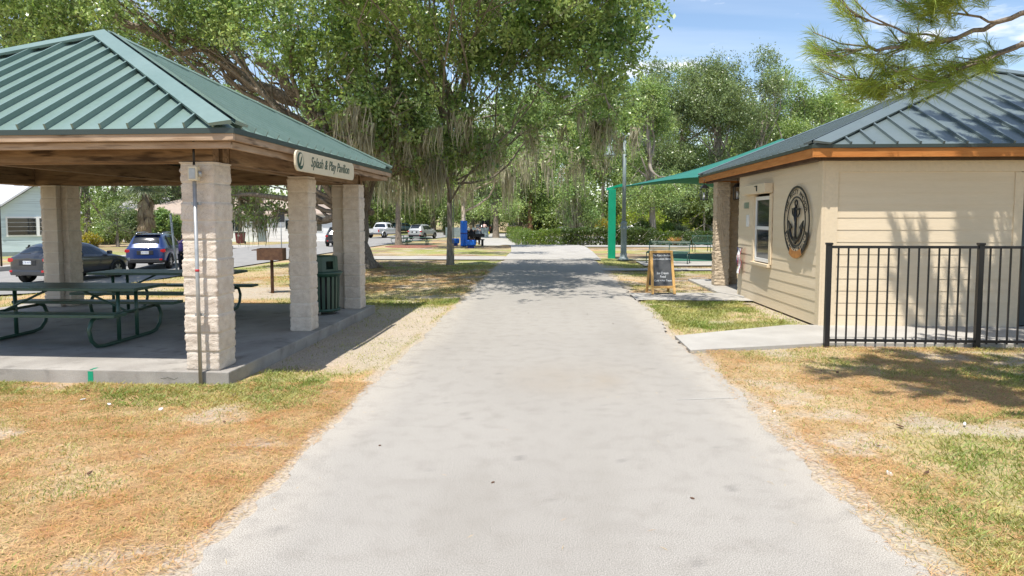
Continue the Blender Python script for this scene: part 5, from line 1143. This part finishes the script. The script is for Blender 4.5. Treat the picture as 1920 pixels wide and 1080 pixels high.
    if open_hatch: MB().add([(-w*.7, yb+.3, Ht), (w*.7, yb+.3, Ht), (w*.66, yb-.55, Ht+.35), (-w*.66, yb-.55, Ht+.35), (-w*.7, yb+.3, Ht+.05), (w*.7, yb+.3, Ht+.05), (w*.66, yb-.55, Ht+.4), (-w*.66, yb-.55, Ht+.4)], [(0,3,2,1),(4,5,6,7),(0,1,5,4),(1,2,6,5),(2,3,7,6),(3,0,4,7)]).build('hatch', pm, t, bevel=.02)
    return t
pc = {k: paint(k+'_paint', v) for k, v in dict(grey=(.035,.037,.043), blue=(.012,.035,.15), black=(.016,.017,.02), silver=(.42,.43,.42), white=(.75,.75,.76), red=(.4,.02,.03), teal=(.05,.12,.12)).items()}
def at(px, py, dz=0): g_ = G(px, py); g_.z += dz; return g_
def back_at(px, py, L, hd): g_ = G(px, py); g_.z = float(tz(g_.x, g_.y))+.03; return g_+Vector((-math.sin(hd), math.cos(hd), 0))*L/2
hd = math.radians(-6)
car('dark grey hatchback seen from behind, left of the rear left pavilion column', back_at(52, 535, 4.4, hd), hd, pc['grey'], 'hatch', 4.35, 1.8, 1.5, plate='CTB W73', bumper=pc['grey'])
car('blue estate car with silver roof rails parked beyond the pavilion', back_at(273, 507, 4.85, .28), math.radians(16), pc['blue'], 'suv', 4.85, 1.86, 1.66, plate='QK4 8ZD', rails=True)
car('black crossover seen between the middle and rear pavilion columns', back_at(622, 463, 4.6, 0), math.radians(9), pc['black'], 'suv', 4.6, 1.86, 1.64, plate='J7R 1LM')
car('white pickup truck driving away on the street', back_at(714, 447, 5.6, 0.1), math.radians(-16), pc['white'], 'pickup', 5.6, 1.98, 1.86)
car('dark teal car far up the street beside the slim dark oak', back_at(752, 437, 4.5, 0), math.radians(-60), pc['teal'], 'suv', 4.5, 1.8, 1.6)
car('silver crossover behind the black picnic table across the lawn', back_at(786, 449, 4.6, 0), math.radians(-14), pc['silver'], 'suv', 4.6, 1.84, 1.66)
car('black crossover with its tailgate raised in the car park by the path', back_at(906, 438, 4.6, 0), math.radians(8), pc['black'], 'suv', 4.6, 1.84, 1.7, open_hatch=True)
car('white crossover showing over the hedge, half hidden by the hedge oak', at(1068, 436.5), math.radians(78), pc['white'], 'suv', 4.7, 1.84, 1.72)
car('red car parked beyond the palmetto, left of the porch posts', at(1312, 440.5), math.radians(-82), pc['red'], 'suv', 4.6, 1.84, 1.55)
car('silver car glimpsed between the lamp post and the leaning oak', at(1192, 436), math.radians(88), pc['silver'], 'suv', 4.6, 1.8, 1.6)

# ------------------------------------------------------------------ houses
def house(name, label, loc, rz, W, D, wall_h, roof_h, wm, rm, wins, door=None, hip=False, over=.5, gable_x=False):
    t = thing(name, label, 'house', loc, rz); x, y = W/2, D/2
    mb = MB()
    if gable_x: mb.prism([(-x,-.3),(x,-.3),(x,wall_h),(0,wall_h+roof_h*.97),(-x,wall_h)], 1, -y, y)
    elif hip: mb.box(-x,x,-y,y,-.3,wall_h)
    else: mb.prism([(-y,-.3),(y,-.3),(y,wall_h),(0,wall_h+roof_h*.97),(-y,wall_h)], 0, -x, x)
    wl = mb.build('wall', wm, t); r = MB(); o = over
    if hip:
        k = max(0, x-y); zt = wall_h+roof_h; v = [(-x-o,-y-o,wall_h),(x+o,-y-o,wall_h),(x+o,y+o,wall_h),(-x-o,y+o,wall_h),(-k,0,zt),(k,0,zt)]; v += [(a,b,c_-.14) for a,b,c_ in v]
        r.add(v, [(0,1,5,4),(1,2,5),(2,3,4,5),(3,0,4),(6,10,11,7),(7,11,8),(8,11,10,9),(9,10,6),(0,6,7,1),(1,7,8,2),(2,8,9,3),(3,9,6,0)])
    elif gable_x: 
        e = roof_h/x*o
        r.prism([(-x-o,wall_h-e),(0,wall_h+roof_h),(x+o,wall_h-e),(x+o,wall_h-e+.12),(0,wall_h+roof_h+.12),(-x-o,wall_h-e+.12)], 1, -y-o, y+o)
    else:
        e = roof_h/y*o
        r.prism([(-y-o,wall_h-e),(0,wall_h+roof_h),(y+o,wall_h-e),(y+o,wall_h-e+.12),(0,wall_h+roof_h+.12),(-y-o,wall_h-e+.12)], 0, -x-o, x+o)
    r.build('roof', rm, t)
    for (cx, w_, z0, z1) in wins:
        f = MB().box(cx-w_/2-.07, cx+w_/2+.07, -y-.05, -y+.01, z0-.07, z1+.07).build('window', M['white'], t, bevel=.005); pn = MB()
        nn_ = max(1, round(w_/.8))
        for i in range(nn_): a = cx-w_/2+w_*i/nn_+.02; pn.box(a, a+w_/nn_-.04, -y-.065, -y-.051, z0, z1)
        pn.build('pane', M['glass'], f)
    if door is not None:
        d = MB().box(door-.45, door+.45, -y-.04, -y+.01, -.1, 2.05).build('door', M['lamp_grey'], t); MB().tube([(door+.33,-y-.09,.95),(door+.33,-y-.04,.95)], .03, 6).build('handle', M['chrome'], d)
    return t
def boards(name, c, c2): 
    m = mat(name, c, c2, 1.5, rough=.7, stretch=(.15,.15,5), c3=tuple(q*.8 for q in c), s3=2.2, lo3=.54, hi3=.6); return m
wb, ww = boards('pale_blue_wall', (.50,.60,.64), (.57,.67,.70)), boards('white_wall', (.74,.74,.73), (.80,.80,.79))
rw_, rg_, rb_ = mat('white_metal_roof', (.52,.53,.55), rough=.5), mat('tan_shingles', (.34,.27,.22), (.42,.34,.28), 6, rough=.95), mat('grey_shingles', (.26,.25,.25), (.33,.32,.31), 6, rough=.95)
hb_ = house('house', 'pale blue wooden house with a white roof at the left edge', on(-39.6, 46, .1), math.radians(36), 10, 9, 2.9, 1.9, wb, rw_, [(-2.6, 1.9, 1.1, 2.3), (2.0, 3.2, 1.1, 2.4)], -.4, gable_x=False)
hg = MB(); hg.prism([(1.2, -.3), (5.4, -.3), (5.4, 2.9), (3.3, 4.5), (1.2, 2.9)], 1, -5.6, -4.4); hg.build('gable_wing', wb, hb_)
MB().prism([(.8, 2.62), (3.3, 4.55), (5.8, 2.62), (5.8, 2.75), (3.3, 4.68), (.8, 2.75)], 1, -6.0, -3.0).build('wing_roof', rw_, hb_)
wf2 = MB().box(1.6, 5.0, -5.66, -5.6, 1.15, 2.45).build('window', M['white'], hb_); wp = MB()
for k in range(2):
    for j in range(4): wp.box(1.7+k*1.7, 3.2+k*1.7, -5.68, -5.661, 1.25+j*.28, 1.5+j*.28)
wp.build('pane', M['cglass'], wf2)
MB().box(-5, 5.4, -5.62, -5.601, -.2, .15).build('plinth', M['lamp_grey'], hb_)
house('house', 'long white ranch house with tan shingle roof behind the middle pavilion column', on(-33.5, 74, .1), math.radians(4), 22, 9, 2.8, 1.7, ww, rg_, [(-7.5,1.6,1.0,2.2), (-3.4,1.6,1.0,2.2), (.6,1.6,1.0,2.2), (6.2,.7,1.2,2.1), (9.0,1.3,1.0,2.2)], 3.4, hip=True)
house('house', 'small white house behind the left part of the ranch house', on(-45, 84, .1), math.radians(6), 14, 8, 2.8, 2.0, ww, rb_, [(-3,1.4,1,2.2), (2.6,1.4,1,2.2)], 0, hip=False)
house('house', 'far white gabled house beyond the white pickup', on(-33, 118, .1), math.radians(0), 11, 9, 2.9, 2.2, ww, rb_, [(-3,1.4,1,2.2), (3,1.4,1,2.2)], 0, gable_x=True)
house('house', 'cream building far beyond the car park at the end of the path', on(-3, 124, .1), 0, 24, 9, 3.0, 1.8, M['siding'], rb_, [(-8,2,1,2.2), (-3,2,1,2.2), (3,2,1,2.2), (8,2,1,2.2)], 0, hip=True)
house('house', 'white building far behind the red car', on(32, 100, .1), 0, 20, 9, 3.2, 2.0, ww, rb_, [(-6,2,1,2.2), (-1,2,1,2.2), (5,2,1,2.2)], 2, hip=True)
kb = thing('shed', 'small cream boarded kiosk beyond the porch', 'shed', (11.2, 35.5, 0)); 
siding_wall('wall', 9.4, 34, 13, 34, .35, 2.6, kb, (0,-1,0)); MB().box(-1.8,1.8,-1.45,1.5,.35,2.6).build('body', M['siding'], kb); MB().box(-1.75,1.75,-1.4,1.45,-.1,.345).build('skirting', M['black_plastic'], kb)
MB().prism([(-2.1,2.6),(2.1,2.6),(0,3.2)], 1, -1.9, 1.9).build('roof', M['grey_roof'], kb)

# ------------------------------------------------------------------ park furniture far off
def bin_(label, loc, m, mark=True):
    t = thing('wheelie_bin', label, 'bin', loc)
    MB().add([(-.27,-.32,.08),(.27,-.32,.08),(.27,.32,.08),(-.27,.32,.08),(-.34,-.42,1.05),(.34,-.42,1.05),(.34,.42,1.05),(-.34,.42,1.05)], [(0,3,2,1),(4,5,6,7),(0,1,5,4),(1,2,6,5),(2,3,7,6),(3,0,4,7)]).build('body', m, t, bevel=.03)
    MB().box(-.36,.36,-.46,.44,1.05,1.13).build('lid', M['black_plastic'], t, bevel=.03)
    for s in (-1, 1): MB().prism([(.34+.13*math.cos(a), .13+.13*math.sin(a)) for a in np.linspace(0, 2*PI, 12, endpoint=False)], 0, s*.3-.03, s*.3+.03).build('wheel', M['tyre'], t)
    if mark: MB().lathe([(.1,0),(.1,.006)], n=16).build('round_sticker', M['white'], t).data.transform(Matrix.Translation((0,-.405,.8)) @ Matrix.Rotation(PI/2+.1, 4, 'X'))
    return t
mar = mat('maroon_plastic', (.13,.015,.022), rough=.5)
bin_('maroon wheelie bin with a white round sticker right of the front column', at(451, 457.5), mar)
bin_('dark blue wheelie bin at the white house wall', at(466, 449), M['navy'], False)
mbx = thing('mailbox', 'black mailbox on a post by the street, below the middle of the white house', 'mailbox', at(511, 452)); MB().box(-.05,.05,-.05,.05,-.1,1.1).build('post', M['black_plastic'], mbx)
MB().prism([(-.12,1.1),(.12,1.1),(.12,1.24),(.07,1.33),(-.07,1.33),(-.12,1.24)], 1, -.25, .25).build('box', M['black_plastic'], mbx, bevel=.01)
rs_ = thing('road_sign', 'back of a dark road sign on a steel post seen beside the middle column', 'sign', at(528, 470)); MB().tube([(0,0,-.1),(0,0,3.1)], .04, 8).build('post', M['steel'], rs_); MB().box(-.3,.3,-.05,-.035,2.15,3.1).build('sign_panel', M['black_plastic'], rs_, bevel=.005)
rs2 = thing('leaning_pole', 'leaning grey steel pole in front of the blue car', 'pole', at(333, 517)); MB().tube([(0,0,-.1),(-.28,.1,2.6)], .045, 8).build('shaft', M['steel'], rs2); MB().lathe([(.055,0),(.05,.05)], (-.28,.1,2.6), 8).build('cap', M['steel'], rs2)
p3 = thing('utility_pole', 'thin dark pole at the left edge in front of the pale blue house', 'pole', at(3, 505)); MB().tube([(0,0,-.1),(.05,0,4.6)], .045, 8).build('shaft', M['black'], p3); MB().box(-.3,.3,-.03,.03,4.5,4.6).build('bracket', M['black'], p3)
ch = thing('garden_chair', 'black metal garden chair on the verge by the pale blue house', 'chair', at(10, 466), .5)
for s in (-1, 1):
    MB().tube([(s*.3,-.3,0),(s*.3,-.3,.62),(s*.3,.25,.66)], .02, 6).build('leg', M['black'], ch); MB().tube([(s*.3,.3,0),(s*.3,.25,.5),(s*.3,.38,1.05)], .02, 6).build('leg', M['black'], ch)
MB().box(-.3,.3,-.3,.28,.43,.46).build('seat', M['black'], ch)
bk = MB(); [bk.bar((-.28+k*.08,.27,.48), (-.28+k*.08,.37,1.02), .03, .012) for k in range(8)]; bk.bar((-.3,.37,1.03),(.3,.37,1.03),.03,.03); bk.build('backrest', M['black'], ch)
t3 = copy_tree(tb); t3.location = at(782, 461); t3.rotation_euler.z = 0; tag(t3, 'black picnic table on the lawn in front of the silver crossover', group='picnic tables on the lawn')
t4 = copy_tree(tb); t4.location = at(757, 456)+Vector((-.6,2,0)); t4.rotation_euler.z = 1.4; tag(t4, 'dark picnic table half hidden by the slim dark oak trunk', group='picnic tables on the lawn')
mk = thing('mulch_bed', 'reddish mulch bed under the black picnic table', 'mulch bed', at(773, 462)); MB().lathe([(2.3,-.3),(2.3,.02),(2.1,.06),(0.1,.09)], n=30).build('mulch', mat('red_mulch', (.2,.075,.045), (.28,.13,.09), 9, rough=1, bump=.02), mk)
# blue padded play post with low blue beams
B0 = G(870, 463); bpd = thing('padded_post', 'bright blue padded wrap around the pale oak trunk', 'padding', B0+Vector((0,-.05,0))); MB().lathe([(.20,.05),(.215,.12),(.215,1.55),(.20,1.6)], n=10).build('padding', M['blue'], bpd); MB().lathe([(.219,.8),(.222,.84),(.219,.88)], n=10).build('strap', M['navy'], bpd)
for (px, py, w_, lab) in ((854, 460, .5, 'low blue bench beam left of the padded trunk'), (883, 464, .6, 'low blue bench beam right of the padded trunk')):
    q = G(px, py); t = thing('low_bench', lab, 'bench', q, .1, 'low blue benches'); MB().box(-w_/2, w_/2, -.2, .2, .12, .45).build('seat', M['blue'], t, bevel=.05); MB().box(-w_/2+.1, w_/2-.1, -.12, .12, -.05, .12).build('base', M['navy'], t)
ub = thing('utility_enclosure', 'grey green screen fence panels behind the blue padded trunk', 'enclosure', at(876, 446)); 
for k in range(4): MB().box(-2.6+k*1.3, -1.35+k*1.3, -.04, .04, .05, 1.25).build('panel', M['lamp_grey'], ub, bevel=.02)
for k in range(5): MB().box(-2.66+k*1.3, -2.58+k*1.3, -.05, .05, -.1, 1.32).build('post', M['lamp_grey'], ub)
nb = thing('notice_board', 'black A frame notice board with white paper in front of the hedge', 'sign', at(1073, 459), .1)
for s in (-1, 1): MB().add([(-.38,s*.3,0),(.38,s*.3,0),(.34,s*.04,1.2),(-.34,s*.04,1.2),(-.38,s*.3+s*-.03,0),(.38,s*.3+s*-.03,0),(.34,s*.04+s*-.03,1.2),(-.34,s*.04+s*-.03,1.2)], [(0,3,2,1),(4,5,6,7),(0,1,5,4),(1,2,6,5),(2,3,7,6),(3,0,4,7)]).build('panel', M['black_plastic'], nb, bevel=.01)
MB().bar((-.1,-.245,.3),(-.1,-.165,.66), .42, .01, (0,1,-.2)).build('paper', M['white'], nb); MB().bar((0,-.13,.85),(0,-.09,1.05), .5, .01, (0,1,-.2)).build('heading_strip', M['lamp_grey'], nb)
yb_ = thing('yellow_bag', 'bright yellow bag lying on the ground by the raised tailgate', 'bag', at(913, 440)); MB().lathe([(.30,0),(.42,.08),(.40,.3),(.25,.5),(.08,.56)], n=12).build('sack', M['yellow'], yb_); MB().tube([(-.1,0,.53),(-.08,0,.7),(.08,0,.7),(.1,0,.53)], .02, 6).build('handle', M['yellow'], yb_)
wp_ = thing('boulder', 'pale boulder beside the shrub left of the leaning oak', 'rock', at(1197, 458)); 
mb = MB().lathe([(.18,-.05),(.30,.1),(.27,.3),(.15,.46),(.04,.5)], n=9); mb.v = [(x*(1+.2*math.sin(i*2.3)), y*(1+.2*math.cos(i*1.7)), z) for i, (x, y, z) in enumerate(mb.v)]; mb.build('stone', M['concrete'], wp_)
bl_ = thing('sign_post', 'small speaker topped dark post left of the hedge lamp post', 'post', at(964, 434)); MB().tube([(0,0,-.1),(0,0,2.6)], .09, 8).build('shaft', M['black_plastic'], bl_); MB().lathe([(.12,2.6),(.2,2.8),(.12,3.1)], n=12).build('head', M['black_plastic'], bl_)

# ------------------------------------------------------------------ people
skin_m = mat('skin', (.55,.33,.23), rough=.55); 
def person(label, loc, rz, J, cloth, hair, top_col, leg_col, hat=None, group=None):
    """J: joints dict in metres; one skinned body plus head, hair and hands joined by the skin graph; clothing as parts"""
    t = thing('person', label, 'person', loc, rz, group)
    V, E_, R_ = [], [], []
    def v(p, r): V.append(tuple(p)); R_.append(r); return len(V)-1
    pel = v(J['pelvis'], .135); ch_ = v(J['chest'], .15); nk = v(J['neck'], .06); hd_ = v(J['head'], .085); tp = v(Vector(J['head'])+Vector((0,0,.10)), .07); E_ += [(pel, ch_), (ch_, nk), (nk, hd_), (hd_, tp)]
    fwd = Vector(J.get('face', (0,-1,0)))
    ns = v(Vector(J['head'])+fwd*.105+Vector((0,0,.01)), .016); E_.append((hd_, ns))
    for s in ('l', 'r'):
        sh, el, wr = J['sh'+s], J['el'+s], J['wr'+s]; a = v(sh, .062); b = v(el, .042); c_ = v(wr, .028); d_ = Vector(wr)-Vector(el); d_.normalize(); pm_ = v(Vector(wr)+d_*.07, .034); E_ += [(ch_, a), (a, b), (b, c_), (c_, pm_)]
        sd_ = d_.cross(Vector((0,0,1))); sd_ = sd_.normalized() if sd_.length > .1 else Vector((0,1,0))
        for k in range(4): f1 = v(Vector(wr)+d_*.12+sd_*(k-1.5)*.02, .009); f2 = v(Vector(wr)+d_*(.17+.01*(k in (1,2)))+sd_*(k-1.5)*.022-Vector((0,0,.01)), .008); E_ += [(pm_, f1), (f1, f2)]
        th = v(Vector(wr)+d_*.07+sd_*.055, .010); E_.append((pm_, th))
        hp, kn, an_, to = J['hp'+s], J['kn'+s], J['an'+s], J['to'+s]; a = v(hp, .095); b = v(kn, .062); c_ = v(an_, .042); d2 = v(to, .038); E_ += [(pel, a), (a, b), (b, c_), (c_, d2)]
    me = bpy.data.meshes.new('body'); me.from_pydata(V, E_, []); o = bpy.data.objects.new('body', me); COL.objects.link(o)
    m = o.modifiers.new('s', 'SKIN'); m.use_smooth_shade = True
    if not me.skin_vertices: 
        pass
    sv = me.skin_vertices[0].data if me.skin_vertices else None
    return t, o, me, R_, J, hair, top_col, leg_col, hat, fwd
def finish_person(pk):
    t, o, me, R_, J, hair, top_col, leg_col, hat, fwd = pk
    dgx = bpy.context.evaluated_depsgraph_get(); dgx.update()
    sk = me.skin_vertices[0].data
    for i, r in enumerate(R_): sk[i].radius = (r, r)
    sk[0].use_root = True
    m2 = o.modifiers.new('ss', 'SUBSURF'); m2.levels = 1; m2.render_levels = 1; dgx.update(); ev = bpy.data.meshes.new_from_object(o.evaluated_get(dgx)); bpy.data.objects.remove(o)
    ev.materials.clear(); ev.name = 'body'; link('body', ev, skin_m, t)
    for p in ev.polygons: p.use_smooth = True
    def cl(name, segs, m, n=10):
        mb = MB()
        for a, b, r0, r1 in segs: mb.tube([Vector(a), Vector(a).lerp(Vector(b), .5), Vector(b)], [r0, (r0+r1)/2, r1], n)
        return mb.build(name, m, t)
    up = Vector((0,0,.06))
    cl('shirt', [(Vector(J['pelvis'])+up*.6, J['chest'], .155, .18), (J['chest'], Vector(J['neck'])-up*.2, .18, .085), (J['shl'], J['ell'], .078, .062), (J['shr'], J['elr'], .078, .062)], top_col)
    cl('trousers', [(J['hpl'], J['knl'], .115, .08), (J['hpr'], J['knr'], .115, .08), (J['knl'], J['anl'], .08, .06), (J['knr'], J['anr'], .08, .06), (Vector(J['pelvis'])-up*.9, Vector(J['pelvis'])+up, .15, .155)], leg_col)
    cl('shoe', [(J['anl'], J['tol'], .055, .045)], M['black_plastic']); cl('shoe', [(J['anr'], J['tor'], .055, .045)], M['black_plastic'])
    h = Vector(J['head']); hm = MB(); n = 12
    for i in range(6):
        for k in range(n): pass
    prof = [(.02, .155), (.07, .135), (.10, .085), (.108, .03), (.10, -.04), (.07, -.09)]; vv = []
    for r, z in prof:
        for k in range(n):
            a = 2*PI*k/n; dct = Vector((math.cos(a), math.sin(a), 0)); fr = max(0, dct.dot(fwd)); q = r*(1-.45*fr*(z < .09)); vv.append(h+dct*q-fwd*.012+Vector((0,0,z+.035*fr*(z < .09))))
    hm.add(vv, [(i*n+k, i*n+(k+1) % n, (i+1)*n+(k+1) % n, (i+1)*n+k) for i in range(5) for k in range(n)]+[tuple(range(n))], True); hm.build('hair', hair, t, fix=False)
    if hat: MB().lathe([(.115,.06),(.115,.11),(.09,.16),(.02,.175)], tuple(h), 14).bar(h+fwd*.09+Vector((0,0,.07)), h+fwd*.19+Vector((0,0,.05)), .15, .012).build('cap', hat, t)
    ey = MB(); s_ = fwd.cross(Vector((0,0,1)))
    for s in (-1, 1): ey.box(*[c for q in [(h+fwd*.088+s_*s*.033+Vector((0,0,.035)))] for c in (q.x-.01, q.x+.01, q.y-.01, q.y+.01, q.z-.007, q.z+.007)])
    ey.build('eye', M['black_plastic'], t); return t
def stand(lean=0, reach=0):
    J = dict(pelvis=(0,0,.95), chest=(0,-.12*lean,1.30), neck=(0,-.22*lean,1.50), head=(0,-.27*lean-.01,1.62))
    for s, k in (('l', -1), ('r', 1)):
        J['sh'+s] = (k*.19, -.2*lean, 1.42); J['el'+s] = (k*.25, -.05-.25*reach-.2*lean, 1.15); J['wr'+s] = (k*.22, -.16-.45*reach-.2*lean, .95+.25*reach)
        J['hp'+s] = (k*.10, 0, .90); J['kn'+s] = (k*.11, -.03*k, .49); J['an'+s] = (k*.11, .02-.06*k, .09); J['to'+s] = (k*.12, -.14-.06*k, .04)
    return J
def sit():
    J = dict(pelvis=(0,0,.50), chest=(0,-.05,.86), neck=(0,-.09,1.06), head=(0,-.13,1.19), face=(0,-1,0))
    for s, k in (('l', -1), ('r', 1)):
        J['sh'+s] = (k*.19, -.07, .98); J['el'+s] = (k*.25, -.12, .72); J['wr'+s] = (k*.14, -.36, .66)
        J['hp'+s] = (k*.10, -.02, .48); J['kn'+s] = (k*.12, -.44, .50); J['an'+s] = (k*.12, -.44, .09); J['to'+s] = (k*.12, -.60, .04)
    return J
blond, darkh, greyh = mat('blond_hair', (.5,.38,.22), rough=.7), mat('dark_hair', (.03,.02,.015), rough=.7), mat('grey_hair', (.35,.34,.33), rough=.7)
pinkc, greyc, blk, org = mat('pink_shirt', (.7,.5,.48), rough=.9), mat('grey_shirt', (.3,.32,.33), rough=.9), mat('black_clothes', (.015,.015,.018), rough=.9), mat('purple_shirt', (.12,.08,.25), rough=.9)
S1, S2 = at(884, 460.5), at(896, 460)
P1 = person('seated person with blond hair and black clothes right of the blue padded trunk', S1, math.radians(205), sit(), None, blond, blk, blk)
P2 = person('seated person in grey top and cap on the bench right of the blue padded trunk', S2, math.radians(190), sit(), None, greyh, greyc, blk, hat=M['lamp_grey'])
P3 = person('standing person in pale pink top by the raised tailgate', at(908, 439.5), math.radians(150), stand(.3, .6), None, darkh, pinkc, blk)
P4 = person('person in purple top leaning at the right side of the blue car', at(343, 514), math.radians(180), stand(.6, .8), None, darkh, org, blk)
for q in (P1, P2, P3, P4): finish_person(q)
sbn = thing('park_bench', 'dark park bench carrying the two seated people', 'bench', (S1+S2)/2+Vector((0,.1,0)), math.radians(198))
MB().box(-.6,.6,-.25,.2,.34,.40).build('seat', M['black_plastic'], sbn, bevel=.01); MB().box(-.6,.6,.2,.25,.55,.75).build('backrest', M['black_plastic'], sbn, bevel=.01)
for s in (-1, 1): MB().box(s*.5-.03,s*.5+.03,-.22,.22,-.05,.34).build('leg', M['black_plastic'], sbn)

# ------------------------------------------------------------------ litter on the near ground
rs = random.Random(33); n = 0
for k in range(26):
    side = rs.choice([-1, 1]); x = side*rs.uniform(2.1, 5.5); y = rs.uniform(3.2, 7 if side < 0 else 9.3)
    mb = MB(); L = rs.uniform(.015, .04); pts = [(math.cos(a)*L*rs.uniform(.6,1.2), math.sin(a)*L*rs.uniform(.4,.8)) for a in (0, 1, 2.1, 3.2, 4.3, 5.3)]
    mb.prism(pts, 2, 0, .008); 
    if k < 9: o = mb.build('paper_scrap', M['white']); tag(o, 'tiny white paper scrap on the dry lawn', 'litter', 'white scraps on the lawn')
    else: o = mb.build('dry_leaf', M['rust']); tag(o, 'small curled brown leaf on the dry lawn', 'leaf', 'fallen leaves on the lawn')
    o.location = (x, y, float(tz(x, y))-.01); o.rotation_euler = (rs.uniform(-.5,.5), rs.uniform(-.5,.5), rs.random()*6)

cm = MB().add([(0,0,0),(.62,.10,0),(.62,.135,0),(0,.02,0),(0,0,.003),(.62,.10,.003),(.62,.135,.003),(0,.02,.003)], [(0,3,2,1),(4,5,6,7),(0,1,5,4),(1,2,6,5),(2,3,7,6),(3,0,4,7)]).build('scratch_mark', M['concrete']); cm.location = (1.28, 6.72, .001); tag(cm, 'faint pale scratch line across the right side of the asphalt path', 'mark')
rs = random.Random(91)
for k in range(6):
    x, y = rs.uniform(-1.6, 1.7), rs.uniform(3.4, 14); L = rs.uniform(.01, .018); o = MB().prism([(math.cos(a)*L*rs.uniform(.6,1.2), math.sin(a)*L*rs.uniform(.4,.8)) for a in (0, 1, 2.1, 3.2, 4.3, 5.3)], 2, 0, .004).build('dry_leaf', M['rust']); o.location = (x, y, .002); o.rotation_euler = (0, 0, rs.random()*6); tag(o, 'small dark leaf scrap lying on the asphalt path', 'leaf', 'leaf scraps on the path')
